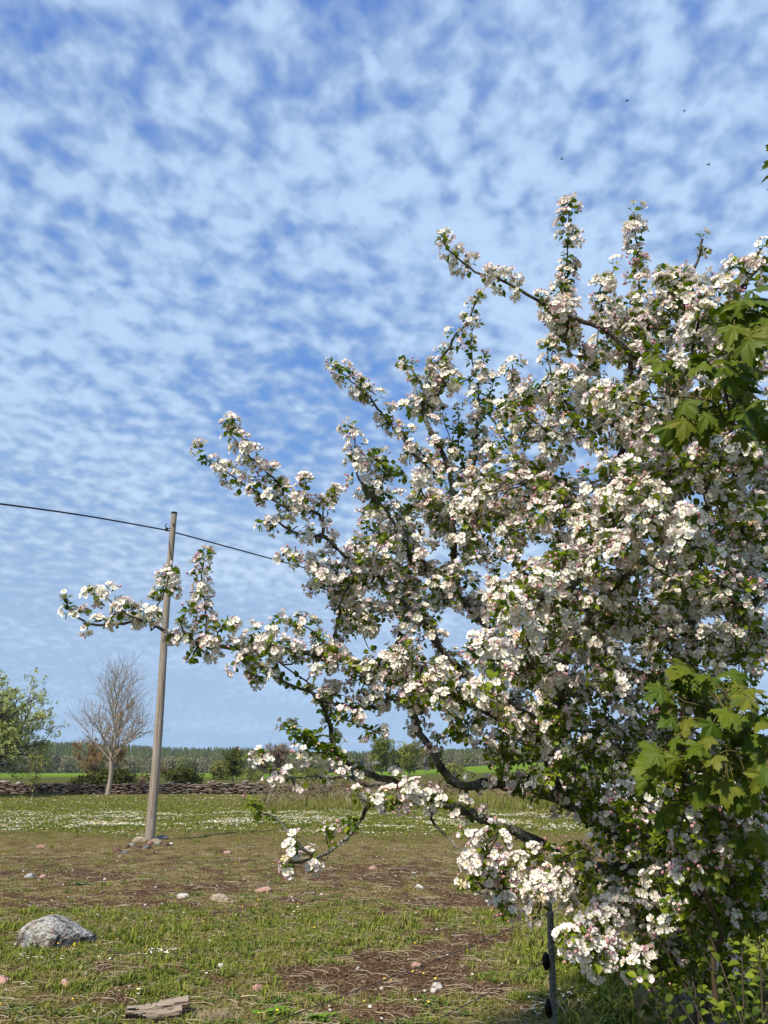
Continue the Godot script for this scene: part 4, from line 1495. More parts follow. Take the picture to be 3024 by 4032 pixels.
	limb([[T6, -60, 1400, 0, 1230, 30, 1080, 90, 990, 180, 860]], 4.0, 3.7, 0.014, 0.005, 0.1, 0.045, 0.1)
	limb([[T6, 1000, 420, 1050, 380, 1200, 330, 1290, 300]], 3.4, 3.2, 0.010, 0.004, 0.1, 0.045, 0.15)
	limb([[T6, 650, 1170, 560, 1060, 470, 1010]], 3.4, 3.1, 0.008, 0.004, 0.1, 0.03, 0.12)
	limb([[T6, 820, 920, 960, 930, 1080, 1020, 1180, 1040]], 3.2, 2.8, 0.008, 0.004, 0.2, 0.032, 0.12)
	limb([[T6, 760, 980, 720, 850, 780, 740, 830, 660]], 3.2, 2.9, 0.007, 0.004, 0.1, 0.03, 0.12)
	limb([[T6, 880, 900, 960, 780, 1060, 860]], 3.15, 2.95, 0.006, 0.003, 0.1, 0.03, 0.1)
	limb([[T7, 690, 720, 600, 640, 430, 480, 300, 250, 210, 160, 110, 60, 0, 0]], 4.3, 4.5, 0.014, 0.006, 0.0, 0.07, 0.15)
	limb([[T7, 1010, 620, 900, 560, 820, 500, 760, 540]], 3.2, 2.8, 0.007, 0.004, 0.1, 0.032, 0.15)
	limb([[T7, 900, 560, 930, 700, 930, 800]], 3.0, 2.8, 0.006, 0.003, 0.1, 0.032, 0.1)
	limb([[T7, 1250, 700, 1210, 560, 1180, 400, 1080, 220, 980, 130]], 3.4, 2.9, 0.008, 0.004, 0.2, 0.036, 0.15)
	limb([[T8, 740, 560, 740, 400, 750, 150, 730, -40]], 3.9, 3.8, 0.007, 0.004, 0.0, 0.07, 0.4)
	limb([[T8, 160, 1330, 260, 1430, 360, 1510]], 4.0, 3.9, 0.010, 0.007, 0.0, 0.08, 0.4)
	# low, left
	limb([[T3, 640, 590, 590, 600, 490, 590, 300, 600, 200, 595, 130, 620]], 3.95, 3.7, 0.010, 0.003, 0.3, 0.10, 0.35)
	limb([[T3, 250, 595, 130, 560, 60, 520, 0, 495], [T1, 1320, 1480, 1290, 1460]], 3.75, 3.7, 0.006, 0.003, 0.5, 0.16, 0.5, 0.6)
	limb([[T3, 130, 560, 60, 480, 50, 470]], 3.7, 3.7, 0.003, 0.002, 0.6, 0.07, 0.1, 0.5)
	limb([[T3, 850, 640, 790, 740, 730, 820, 680, 900, 600, 1000, 480, 1090, 400, 1130, 300, 1150, 230, 1160]], 3.95, 3.4, 0.014, 0.005, 0.86, 0.045, 0.15)
	limb([[T3, 400, 1125, 310, 1050, 240, 970, 160, 880, 60, 830, -20, 770]], 3.42, 3.4, 0.006, 0.003, 0.7, 0.05, 0.8)
	limb([[T3, 330, 1080, 280, 1060, 250, 1060]], 3.42, 3.35, 0.004, 0.002, 0.2, 0.04, 0.1)
	limb([[T3, 490, 1070, 470, 980, 480, 950]], 3.45, 3.45, 0.004, 0.003, 0.5, 0.05, 0.7)
	limb([[T3, 680, 900, 640, 900, 610, 910]], 3.6, 3.6, 0.003, 0.002, 0.5, 0.05, 0.5, 0.8)
	limb([[T3, 780, 760, 730, 750, 680, 740]], 3.75, 3.7, 0.004, 0.002, 0.4, 0.05, 0.1)
	limb([[T3, 560, 470, 400, 380, 250, 320, 210, 290]], 3.95, 3.85, 0.008, 0.003, 0.1, 0.035, 0.92)
	limb([[T3, 530, 420, 420, 440, 300, 440]], 3.95, 3.8, 0.006, 0.003, 0.1, 0.035, 0.85)
	limb([[T3, 520, 340, 400, 330, 330, 335, 260, 270]], 3.95, 3.85, 0.006, 0.003, 0.1, 0.04, 0.85)
	limb([[T3, 480, 200, 600, 220, 700, 260, 790, 300]], 3.95, 4.0, 0.006, 0.003, 0.1, 0.04, 0.7)
	limb([[T3, 1150, 790, 1160, 870, 1180, 910, 1290, 1020, 1370, 1090, 1450, 1160]], 4.1, 3.6, 0.009, 0.004, 0.85, 0.06, 0.2)
	limb([[R3, 280, 170, 160, 165, 120, 110]], 4.2, 3.8, 0.012, 0.005, 0.3, 0.06, 0.3)
	limb([[R3, 150, 165, 70, 180, 20, 170]], 3.9, 3.8, 0.005, 0.003, 0.4, 0.04, 0.15)
	limb([[R3, 400, 230, 320, 200, 240, 170]], 4.2, 4.0, 0.008, 0.004, 0.3, 0.05, 0.3)
	limb([[R3, 700, 380, 600, 440, 520, 470, 440, 480, 420, 400, 370, 320]], 3.9, 3.3, 0.010, 0.004, 0.35, 0.034, 0.1)
	limb([[R3, 440, 440, 470, 360, 500, 300]], 3.3, 3.2, 0.005, 0.003, 0.1, 0.03, 0.1)
	limb([[R3, 520, 560, 420, 520, 360, 520]], 3.6, 3.5, 0.005, 0.003, 0.2, 0.036, 0.4)
	limb([[R3, 600, 540, 560, 600, 530, 650]], 3.6, 3.4, 0.006, 0.003, 0.1, 0.035, 0.1)
	limb([[R3, 720, 500, 690, 590, 670, 650]], 3.7, 3.3, 0.006, 0.003, 0.2, 0.032, 0.1)
	limb([[R3, 1000, 550, 860, 600, 760, 560, 760, 520]], 4.0, 3.6, 0.006, 0.003, 0.1, 0.045, 0.15)
	limb([[R3, 1090, 620, 1050, 640, 960, 640]], 3.9, 3.3, 0.007, 0.003, 0.1, 0.032, 0.1)
	limb([[R3, 1150, 650, 1210, 690, 1240, 690]], 3.6, 3.2, 0.006, 0.003, 0.1, 0.035, 0.1)
	limb([[R3, 1180, 880, 1040, 850, 940, 830, 860, 780, 800, 760]], 3.4, 2.9, 0.009, 0.004, 0.3, 0.034, 0.12, 0.22)
	limb([[R3, 1040, 850, 1090, 900, 1110, 930]], 3.2, 3.0, 0.005, 0.003, 0.3, 0.045, 0.2, 0.4)
	limb([[R3, 940, 830, 930, 860, 940, 880]], 3.1, 3.0, 0.004, 0.003, 0.2, 0.03, 0.1)
	limb([[R3, 1000, 640, 920, 700, 860, 700]], 3.5, 3.1, 0.006, 0.003, 0.2, 0.035, 0.15)
	limb([[R3, 1180, 900, 1240, 600, 1300, 520, 1330, 470]], 3.3, 2.8, 0.008, 0.003, 0.6, 0.04, 0.2)
	limb([[R3, 1380, 620, 1310, 400, 1290, 330]], 3.2, 2.9, 0.006, 0.003, 0.5, 0.04, 0.25)
	limb([[R3, 1640, 420, 1560, 330, 1500, 260]], 3.2, 2.9, 0.007, 0.003, 0.2, 0.036, 0.2)
	limb([[R3, 1700, 200, 1600, 120, 1500, 70]], 3.2, 2.9, 0.007, 0.003, 0.2, 0.04, 0.3)
	limb([[R3, 1640, 520, 1560, 420, 1500, 360]], 3.1, 2.9, 0.006, 0.003, 0.4, 0.045, 0.3)
	limb([[R3, 1420, 300, 1290, 190, 1240, 140]], 3.3, 3.0, 0.007, 0.003, 0.4, 0.045, 0.3)

	# shoots that fill the crown
	rng.seed = 777
	for f in [[1320, 2260, 130, 130, 12, 4.0, 4.4], [1500, 2160, 160, 160, 26, 4.1, 4.9], [1480, 1900, 70, 110, 8, 4.2, 4.5], [1650, 1980, 150, 150, 24, 4.2, 5.2], [1420, 2420, 110, 120, 16, 4.1, 4.8], [1650, 2330, 150, 120, 24, 4.2, 5.2], [1560, 2620, 170, 90, 26, 3.9, 4.8], [1330, 2590, 110, 60, 10, 3.9, 4.2], [1400, 2750, 150, 70, 14, 3.9, 4.5], [1900, 2050, 150, 170, 36, 4.0, 5.4], [1850, 1800, 100, 120, 10, 4.3, 4.9], [2100, 1700, 140, 170, 26, 4.0, 5.0], [2300, 1550, 120, 170, 26, 3.8, 4.8], [2200, 1330, 70, 100, 8, 3.9, 4.4], [2420, 1330, 80, 110, 12, 3.9, 4.6], [2560, 1300, 110, 90, 14, 3.8, 4.4], [2650, 1170, 80, 70, 8, 3.8, 4.2], [2450, 1650, 140, 160, 28, 3.4, 4.8], [2700, 1450, 150, 140, 26, 3.3, 4.6], [2850, 1300, 90, 90, 8, 3.4, 4.0], [2900, 1500, 140, 140, 18, 3.4, 4.4]]:
		fill(f[0], f[1], f[2], f[3], f[4], f[5], f[6], 0.18)
	for f in [[2150, 2050, 160, 170, 46, 3.6, 5.2], [2420, 1980, 160, 170, 50, 3.0, 4.9], [2700, 1800, 170, 150, 44, 3.2, 4.8], [2900, 1900, 160, 220, 44, 3.4, 5.0], [2000, 2330, 160, 140, 36, 3.8, 5.2], [2250, 2330, 170, 150, 50, 3.1, 5.0], [2520, 2420, 150, 110, 36, 3.4, 5.2], [2780, 2250, 190, 170, 56, 3.2, 5.2], [2900, 2550, 170, 150, 40, 3.4, 4.8], [2960, 2130, 90, 170, 40, 3.6, 5.0], [2700, 2380, 120, 120, 26, 3.8, 5.2], [2950, 1750, 90, 120, 18, 3.6, 5.0], [2550, 1900, 150, 120, 22, 3.8, 5.0], [2330, 2480, 130, 100, 20, 3.6, 5.0], [2050, 2620, 150, 130, 32, 3.2, 4.9], [2300, 2620, 150, 130, 38, 3.2, 5.2], [2520, 2700, 150, 140, 32, 3.6, 5.2], [1750, 2750, 160, 80, 26, 3.8, 4.6], [2000, 2830, 160, 90, 26, 3.8, 4.9]]:
		fill(f[0], f[1], f[2], f[3], f[4], f[5], f[6], 0.22)
	for f in [[1750, 2880, 130, 50, 9, 4.0, 4.6], [2000, 2960, 130, 60, 14, 4.0, 4.9], [2280, 2900, 160, 130, 46, 3.6, 5.0], [2120, 3080, 110, 90, 14, 3.8, 4.8], [2330, 3130, 140, 110, 28, 3.6, 4.9], [2550, 2980, 170, 170, 50, 3.8, 5.2], [2800, 2900, 170, 200, 50, 3.8, 5.2], [2900, 3150, 150, 170, 40, 3.4, 4.8], [2600, 3280, 160, 130, 30, 3.4, 4.8], [2350, 3330, 130, 90, 20, 3.5, 4.5], [2480, 3480, 160, 90, 18, 3.4, 4.4], [2800, 3450, 170, 150, 26, 3.2, 4.6], [2950, 3350, 90, 160, 12, 3.0, 4.4], [2830, 3230, 190, 170, 40, 2.75, 3.3], [2700, 3520, 170, 110, 30, 3.1, 3.9], [2600, 3150, 170, 150, 30, 3.1, 3.9], [2640, 3760, 150, 140, 34, 3.4, 3.95], [2800, 3800, 150, 120, 20, 3.2, 3.9], [2900, 3560, 130, 120, 24, 3.0, 3.8], [2150, 3400, 90, 60, 8, 3.6, 4.2]]:
		fill(f[0], f[1], f[2], f[3], f[4], f[5], f[6], 0.74, 0.3, 0.052)
	for f in [[2850, 3650, 170, 170, 34, 3.0, 3.9], [2700, 3300, 170, 120, 26, 3.2, 4.0], [2950, 3450, 90, 150, 18, 2.9, 3.6], [2500, 3250, 110, 90, 14, 3.6, 4.3]]:
		fill(f[0], f[1], f[2], f[3], f[4], f[5], f[6], 0.93, 0.4, 0.045)
	var twigs := obj("twigs", twig_st.commit(), bark, apple_root)
	twigs.set_meta("kind", "stuff")

	# lichen
	var lich := start()
	var lr := RandomNumberGenerator.new()
	lr.seed = 9
	for k in 26:
		var d := Vector3(lr.randf_range(-1, 1), lr.randf_range(-0.2, 1), lr.randf_range(-1, 1)).normalized()
		var w := frame_of(d).x * 0.09
		var e := d * lr.randf_range(0.7, 1.2)
		var f := e + Vector3(lr.randf_range(-0.5, 0.5), lr.randf_range(-0.5, 0.3), lr.randf_range(-0.5, 0.5))
		var c := shade(Color(1, 1, 1), lr.randf_range(0.7, 1.2))
		tri(lich, -w, w, e + w, c, c, c)
		tri(lich, -w, e + w, e - w, c, c, c)
		tri(lich, e - w, e + w, f, c, c, c)
	lich.generate_normals()
	var tx := []
	var tc := []
	for t in tufts:
		tx.append(Transform3D(frame_of(t[1], rv()).scaled(Vector3.ONE * rng.randf_range(0.012, 0.034)), t[0]))
		tc.append(Color(0.30, 0.32, 0.25).lerp(Color(0.42, 0.42, 0.34), rng.randf()))
	many("lichen", lich.commit(), mat(Color(1, 1, 1), 1.0), tx, tc, apple_root)

	var pm := mat(Color(1, 1, 1), 0.7)
	pm.backlight_enabled = true
	pm.backlight = Color(0.70, 0.69, 0.68)
	place_pieces("blossom", blossoms, [make_blossom(0, 1), make_blossom(1, 2), make_blossom(2, 3), make_blossom(3, 4), make_bud()], pm, apple_root, 300)
	var lm := mat(Color(1, 1, 1), 0.5)
	lm.backlight_enabled = true
	lm.backlight = Color(0.85, 0.95, 0.4)
	place_pieces("leaf", leaves, [make_leaf(0.35, 0.25, 0.66), make_leaf(0.5, 0.45, 0.6), make_leaf(0.2, 0.1, 0.72)], lm, apple_root, 300)
	var total := 0
	for b in blossoms:
		total += b.size()
	print("blossoms ", total, " leaves ", leaves[0].size() + leaves[1].size() + leaves[2].size(), " limbs ", limbs.size())

# ---------- electric fence ----------
func fence() -> void:
	var d := 4.6
	var top := spot(2166, 3592, d)
	var foot := spot(2186, 4140, d)
	var post := thing("fence_post", "thin blue grey metal fence post under the low apple branch", "fence post", Vector3(foot.x, 0, foot.z))
	var up := (top - foot).normalized()
	var pm := mat(Color(0.20, 0.235, 0.26).linear_to_srgb(), 0.55, false)
	pm.metallic = 0.35
	pm.albedo_texture = grey_texture(44, 0.03, 0.75, 1.05, 128)
	pm.uv1_triplanar = true
	pm.uv1_scale = Vector3.ONE * 6.0
	var st := start()
	var o := Vector3(0, foot.y, 0)
	tube(st, PackedVector3Array([o - up * 0.2, o, o + up * 0.3, o + up * 0.6, o + (top - foot)]), 0.0205, 0.0195, 14, func(_q, _n): return Color(1, 1, 1))
	obj("tube", st.commit(), pm, post)
	var cap := CylinderMesh.new()
	cap.top_radius = 0.013
	cap.bottom_radius = 0.013
	cap.height = 0.08
	var c := obj("top_pin", cap, pm, post)
	c.position = o + (top - foot) + up * 0.03
	var black := mat(Color(0.03, 0.03, 0.035), 0.4, false)
	var heads := []
	for y in [[2152, 3600], [2150, 3785], [2160, 3972]]:
		var q := spot(y[0], y[1], d)
		heads.append(q)
		if heads.size() == 1:
			continue
		st = start()
		var prof := [0.008, 0.018, 0.024, 0.021, 0.024, 0.018, 0.008]
		for i in 6:
			for k in 12:
				var e := []
				for ij in [[i, k], [i + 1, k], [i + 1, k + 1], [i, k + 1]]:
					var a: float = TAU * ij[1] / 12.0
					var rr: float = prof[ij[0]]
					e.append(Vector3(cos(a) * rr, (ij[0] - 3) * 0.016, sin(a) * rr))
				tri(st, e[0], e[1], e[2], Color.WHITE, Color.WHITE, Color.WHITE)
				tri(st, e[0], e[2], e[3], Color.WHITE, Color.WHITE, Color.WHITE)
		st.generate_normals()
		var n := obj("insulator", st.commit(), black, post)
		n.position = Vector3(q.x - foot.x, q.y, q.z - foot.z)
	var dark := mat(Color(0.055, 0.06, 0.065).linear_to_srgb(), 0.5, false)
	dark.metallic = 0.5
	var ends := [spot(1022, 4032, 2.64), spot(1693, 4028, 3.66), spot(2100, 4060, 4.35)]
	var labels := ["upper thin fence wire running left from the metal post", "middle thin fence wire at the post's black insulator", "lowest thin fence wire near the ground at the post"]
	for k in 3:
		var a: Vector3 = heads[k]
		var e: Vector3 = ends[k]
		if k > 0:
			e = a + (ends[0] - heads[0])
		var dir := e - a
		st = start()
		tube(st, smooth_path(PackedVector3Array([a - dir * 1.5, a, a + dir * 0.5 - Vector3(0, 0.015, 0), a + dir * 1.8]), 0.3), 0.0019, 0.0019, 5, func(_q, _n): return Color(1, 1, 1))
		meta(obj("fence_wire", st.commit(), dark), labels[k], "fence wire", "wires of the pasture fence")

# ---------- maples and the undergrowth at the right ----------
func maple_leaf(root: Node3D, meshes: Array, mats: Array, joint: Vector3, from: Vector3, size: float, stalk: SurfaceTool) -> void:
	tube(stalk, smooth_path(PackedVector3Array([from, from.lerp(joint, 0.5) + Vector3(0, 0.012, 0), joint]), 0.03), 0.0016, 0.0011, 4, func(_q, _n): return Color(0.20, 0.17, 0.06))
	var out := (joint - from).normalized()
	var d := (out * 0.7 + Vector3(0, -0.55, 0) + rv() * 0.35).normalized()
	var n := Vector3(-0.15, 0.75, 0.55) + rv() * 0.5
	n = (n - d * n.dot(d)).normalized()
	var o := obj("leaf", meshes[rng.randi() % meshes.size()], mats[rng.randi() % mats.size()], root)
	o.transform = Transform3D(Basis(d.cross(n) * size, d * size, n * size), joint)

func maple(called: String, label: String, stems: Array, clusters: Array, seed_of: int) -> void:
	rng.seed = seed_of
	var root := thing(called, label, "maple", Vector3.ZERO)
	var wm := mat(Color(1, 1, 1), 0.85)
	var paths := []
	for s in stems:
		var st := start()
		var p := smooth_path(s[0], 0.05)
		tube(st, p, s[1], s[2], 8, flat_tint(Color(0.085, 0.06, 0.035)), 0.1)
		obj("stem", st.commit(), wm, root)
		paths.append(p)
	var meshes := [make_maple(1), make_maple(2), make_maple(3), make_maple(4)]
	var mats := []
	for c in [Color(0.10, 0.145, 0.010), Color(0.13, 0.17, 0.013), Color(0.075, 0.12, 0.010), Color(0.155, 0.17, 0.018)]:
		var m := mat(c.linear_to_srgb(), 0.5)
		m.albedo_color = c.linear_to_srgb()
		m.backlight_enabled = true
		m.backlight = Color(0.75, 0.8, 0.3)
		mats.append(m)
	var stalk := start()
	for cl in clusters:
		for i in int(cl[5] * 1.6):
			var a := rng.randf() * TAU
			var k := sqrt(rng.randf())
			var j := spot(cl[0] + cos(a) * k * cl[2], cl[1] + sin(a) * k * cl[3], cl[4] + rng.randf_range(-0.14, 0.2))
			var best := 9.0
			var from := j
			for p in paths:
				for q in p:
					var dd: float = q.distance_to(j)
					if dd < best:
						best = dd
						from = q
			if best > 0.16:
				var near := j + (from - j).normalized() * 0.09
				tube(stalk, smooth_path(PackedVector3Array([from, from.lerp(near, 0.5) + rv() * 0.03, near]), 0.05), 0.004, 0.002, 5, func(_q, _n): return Color(0.10, 0.075, 0.04))
				from = near
			maple_leaf(root, meshes, mats, j, from, rng.randf_range(0.075, 0.135), stalk)
	obj("leaf_stalks", stalk.commit(), wm, root)

func maples() -> void:
	# the sapling before the apple tree
	var foot := spot(2860, 4032, 2.95)
	foot.y = ground_y(foot.x, foot.z) - 0.05
	maple("maple_sapling", "maple sapling with large yellow green leaves before the apple's lower right", [
		[PackedVector3Array([foot, spot(2810, 3850, 2.95), spot(2845, 3690, 2.95), spot(2770, 3500, 2.95), spot(2700, 3200, 2.95), spot(2690, 3000, 2.95), spot(2688, 2720, 2.98)]), 0.014, 0.005],
		[PackedVector3Array([spot(2692, 3050, 2.95), spot(2760, 2900, 2.85), spot(2860, 2800, 2.75), spot(2990, 2760, 2.65)]), 0.006, 0.003],
		[PackedVector3Array([spot(2695, 3130, 2.95), spot(2800, 3030, 2.8), spot(2900, 2960, 2.7), spot(3060, 2920, 2.6)]), 0.006, 0.003]],
		[[2690, 2640, 60, 40, 2.95, 5], [2640, 2700, 60, 60, 2.9, 6], [2760, 2680, 80, 60, 2.85, 7], [2850, 2720, 90, 70, 2.8, 7], [2950, 2780, 90, 80, 2.7, 8], [2990, 2880, 70, 90, 2.65, 8], [2740, 2820, 60, 60, 2.8, 5], [2860, 2880, 100, 80, 2.75, 10], [2600, 2990, 70, 50, 2.85, 6], [2540, 3060, 30, 50, 2.85, 3], [2700, 2960, 80, 70, 2.8, 8], [2850, 3010, 110, 70, 2.7, 10], [2980, 3040, 70, 70, 2.6, 7], [2620, 2800, 40, 40, 2.9, 2], [2760, 3090, 70, 50, 2.85, 5], [2900, 3120, 70, 40, 2.75, 5], [2640, 3180, 60, 60, 2.95, 3], [2780, 3230, 80, 60, 2.9, 4], [2940, 3260, 70, 60, 2.8, 4], [2800, 3400, 50, 50, 2.95, 2]], 31)
	# a taller maple just out of the frame, its branches reach in
	var base := Vector3(2.55, 0, -2.3)
	maple("maple_tree", "young maple at the right edge reaching over the blossom with broad leaves", [
		[PackedVector3Array([base, base + Vector3(-0.03, 1.5, -0.05), base + Vector3(-0.08, 3.0, -0.1), base + Vector3(-0.12, 4.4, -0.2)]), 0.045, 0.015],
		[PackedVector3Array([base + Vector3(-0.06, 2.4, -0.08), spot(3120, 1420, 2.7), spot(2955, 1278, 2.6), spot(2835, 1195, 2.6)]), 0.012, 0.003],
		[PackedVector3Array([base + Vector3(-0.05, 2.0, -0.06), spot(3100, 1720, 2.75), spot(2890, 1680, 2.7), spot(2800, 1580, 2.7), spot(2640, 1560, 2.75)]), 0.012, 0.003],
		[PackedVector3Array([spot(2890, 1690, 2.7), spot(2870, 1600, 2.68), spot(2850, 1520, 2.65)]), 0.006, 0.003],
		[PackedVector3Array([base + Vector3(-0.1, 3.5, -0.13), spot(3200, 760, 2.3), spot(3080, 650, 2.2)]), 0.010, 0.003]],
		[[2920, 1190, 50, 30, 2.55, 3], [2980, 1170, 60, 40, 2.5, 4], [2890, 1240, 50, 50, 2.58, 5], [2950, 1260, 80, 60, 2.55, 7], [2880, 1320, 60, 40, 2.6, 4], [2990, 1330, 50, 60, 2.5, 4], [2640, 1430, 35, 20, 2.75, 2], [2640, 1490, 40, 25, 2.75, 3], [2800, 1440, 70, 40, 2.65, 4], [2900, 1470, 80, 50, 2.6, 6], [2870, 1560, 100, 50, 2.65, 9], [2780, 1640, 80, 50, 2.7, 8], [2700, 1680, 70, 50, 2.7, 5], [2980, 1590, 60, 60, 2.55, 5], [2960, 1680, 70, 50, 2.6, 6], [3085, 640, 22, 70, 2.2, 4], [2740, 1590, 60, 40, 2.7, 4]], 32)
	# suckers with rounded leaves at the lower right
	rng.seed = 33
	var f2 := Vector3(1.22, 0, -2.75)
	f2.y = ground_y(f2.x, f2.z) - 0.05
	var root := thing("apple_sucker_shrub", "low shrub of apple suckers with rounded yellow green leaves at bottom right", "shrub", Vector3.ZERO)
	var wm := mat(Color(1, 1, 1), 0.9)
	var lists := [[], [], []]
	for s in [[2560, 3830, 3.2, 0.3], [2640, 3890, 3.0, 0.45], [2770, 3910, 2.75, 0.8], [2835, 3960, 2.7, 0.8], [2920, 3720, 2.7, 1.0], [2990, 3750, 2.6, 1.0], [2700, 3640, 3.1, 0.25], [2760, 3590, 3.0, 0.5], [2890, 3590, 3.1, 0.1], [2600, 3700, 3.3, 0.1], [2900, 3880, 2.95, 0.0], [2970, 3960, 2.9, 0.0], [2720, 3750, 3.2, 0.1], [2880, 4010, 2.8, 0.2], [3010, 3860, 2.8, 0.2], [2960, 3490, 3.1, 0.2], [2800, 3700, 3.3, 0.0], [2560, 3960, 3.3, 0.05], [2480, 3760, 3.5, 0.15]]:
		var e := spot(s[0], s[1], s[2])
		var st := start()
		var p := smooth_path(PackedVector3Array([f2.lerp(Vector3(e.x, f2.y, e.z), 0.6 * rng.randf()) + Vector3(rng.randf_range(-0.1, 0.1), 0, rng.randf_range(-0.1, 0.1)), f2.lerp(e, 0.45) + Vector3(0, 0.05, 0) + rv() * 0.12, e]), 0.05)
		tube(st, p, 0.006, 0.002, 6, flat_tint(Color(0.06, 0.045, 0.03)))
		obj("stem", st.commit(), wm, root)
		for i in range(p.size() / 5, p.size()):
			for k in 5 if i > p.size() - 3 else 2:
				var a := i * 2.4 + k * 2.1
				var b := frame_of(p[i] - p[i - 1])
				var d := (b.x * cos(a) + b.z * sin(a) + Vector3(0, 0.25, 0) + rv() * 0.3).normalized()
				var n := Vector3(-0.1, 0.9, 0.4) + rv() * 0.5
				n = (n - d * n.dot(d)).normalized()
				var kk := rng.randf_range(0.028, 0.052)
				var c := Color(0.04, 0.075, 0.012).lerp(Color(0.22, 0.26, 0.026), clampf(s[3] * rng.randf_range(0.5, 1.2), 0, 1))  # per-stem darkening paints the shade under the crown into the leaf green
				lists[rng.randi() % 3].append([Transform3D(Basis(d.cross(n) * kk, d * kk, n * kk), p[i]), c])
	var lm := mat(Color(1, 1, 1), 0.42)
	lm.backlight_enabled = true
	lm.backlight = Color(0.7, 0.75, 0.3)
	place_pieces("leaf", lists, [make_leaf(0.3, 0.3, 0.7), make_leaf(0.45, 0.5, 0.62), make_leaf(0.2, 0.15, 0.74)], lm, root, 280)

# ---------- rocks, log, trailer, birds ----------
func small_things() -> void:
	rng.seed = 71
	var sm := mat(Color(1, 1, 1), 0.95)
	sm.albedo_texture = grey_texture(61, 0.03, 0.75, 1.08, 256)
	sm.uv1_triplanar = true
	sm.uv1_scale = Vector3.ONE * 2.2
	sm.heightmap_enabled = true
	sm.heightmap_texture = grey_texture(62, 0.05, 0.0, 1.0, 256)
	sm.heightmap_scale = 1.2
	var p := floor_at(198, 3722)
	var tint := func(v: Vector3) -> Color:
		var a := nf.get_noise_3d(v.x * 1.9 + 3.0, v.y * 1.9, v.z * 1.9)
		var b := nf.get_noise_3d(v.x * 2.6 + 30.0, v.y * 2.6, v.z * 2.6)
		var c := Color(0.30, 0.285, 0.255)
		if b > 0.16:
			c = Color(0.27, 0.29, 0.30)
		if a > 0.06:
			c = Color(0.46, 0.44, 0.395)
		if a < -0.16:
			c = Color(0.10, 0.075, 0.055)
		if b < -0.3:
			c = Color(0.34, 0.25, 0.21)
		return shade(c, 1.0 + 0.2 * nf.get_noise_3d(v.x * 7.0, v.y * 7.0, v.z * 7.0))
	var boulder := obj("boulder", rock_mesh(Vector3(0.42, 0.215, 0.30), 412, tint, 10, func(v): return Vector3(v.x, signf(v.y) * pow(absf(v.y), 0.4) * smoothstep(-1.08, -0.7, v.x) * lerpf(1.0, 0.30, smoothstep(-0.35, 0.95, v.x)), v.z), 44), sm)
	boulder.position = p + Vector3(0, 0.055, -0.05)
	meta(boulder, "grey boulder with pale and brown lichen patches at left", "boulder")
	var stones := [[865, 3555, 0.15, 0.085, 2, "tan rounded stone right of the middle ground's centre left"], [1040, 3515, 0.14, 0.06, 1, "flat pink stone farther back than the tan rounded one"], [1650, 3505, 0.07, 0.06, 4, "whitish stone in the dry grass before the apple tree"], [165, 3332, 0.14, 0.06, 1, "pinkish slab on dry grass far left of the pole"], [115, 3462, 0.09, 0.07, 3, "pale grey stone at the left edge of the dry grass"], [167, 3467, 0.07, 0.05, 1, "small pink stone beside the pale grey one at left"], [895, 3355, 0.09, 0.05, 1, "small pink stone in line right of the pole"], [1470, 3424, 0.08, 0.05, 1, "pink stone under the hanging apple shoot"], [255, 3890, 0.06, 0.035, 1, "reddish stone in the near grass at left"], [10, 3880, 0.08, 0.05, 1, "reddish stone cut by the left picture edge"], [1015, 3885, 0.05, 0.03, 1, "pale pink stone on the near bare soil"], [1180, 3925, 0.08, 0.02, 1, "flat pink splinter of stone on bare soil"], [870, 3808, 0.05, 0.04, 4, "small white stone in the near green grass"], [720, 3537, 0.09, 0.05, 4, "pale stone left of the tan rounded one"], [1225, 3200, 0.2, 0.1, 0, "brown stone among the daisies"], [1560, 3430, 0.25, 0.05, 0, "mossy brown slab in the dry grass under the limb"], [1720, 3880, 0.05, 0.035, 4, "small pale stone on the soil left of the post"], [1640, 3800, 0.05, 0.03, 1, "pink pebble on the soil well left of the post"]]
	var tones := [Color(0.17, 0.115, 0.08), Color(0.50, 0.30, 0.235), Color(0.42, 0.33, 0.24), Color(0.42, 0.42, 0.40), Color(0.60, 0.56, 0.50)]
	for k in stones.size():
		var e = stones[k]
		var q := floor_at(e[0], e[1])
		var tone: Color = tones[e[4]]
		var r := obj("field_stone", rock_mesh(Vector3(e[2], e[3], e[2] * 0.75), 300 + k, func(v): return shade(tone, 1.0 + 0.5 * nf.get_noise_3d(v.x * 4.0 + k, v.y * 4.0, v.z * 4.0)), 11, null, 10), sm)
		r.position = q + Vector3(0, e[3] * 0.12, 0)
		r.rotation.y = rng.randf_range(-0.5, 0.5)
		meta(r, e[5], "stone")
	# mossy mound and stones under the shrub
	var q2 := floor_at(2640, 4020)
	var mm := obj("mossy_stone", rock_mesh(Vector3(0.30, 0.17, 0.24), 350, func(v): return Color(0.20, 0.15, 0.075).lerp(Color(0.13, 0.13, 0.04), clampf(0.5 + nf.get_noise_3d(v.x * 4.0, v.y * 4.0, v.z * 4.0), 0, 1)), 9, null, 16), sm)
	mm.position = spot(2650, 4010, 5.0) * Vector3(1, 0, 1) + Vector3(0, 0.12, 0)
	meta(mm, "mossy brown stone under the suckers at the bottom", "stone")
	# log
	var a := floor_at(495, 4005)
	var b := floor_at(740, 3990)
	var wood := mat(Color(1, 1, 1), 0.95)
	var st := start()
	var grain := func(v: Vector3, n: Vector3) -> Color:
		var ang := atan2(n.y, n.z)
		var g := nf.get_noise_3d(v.x * 2.5, ang * 5.0, 4.0)
		return Color(0.30, 0.25, 0.20).lerp(Color(0.08, 0.058, 0.045), smoothstep(-0.12, 0.16, g + 0.25 * nf.get_noise_3d(v.x * 14.0, ang * 2.0, 9.0) - 0.25 * n.y))
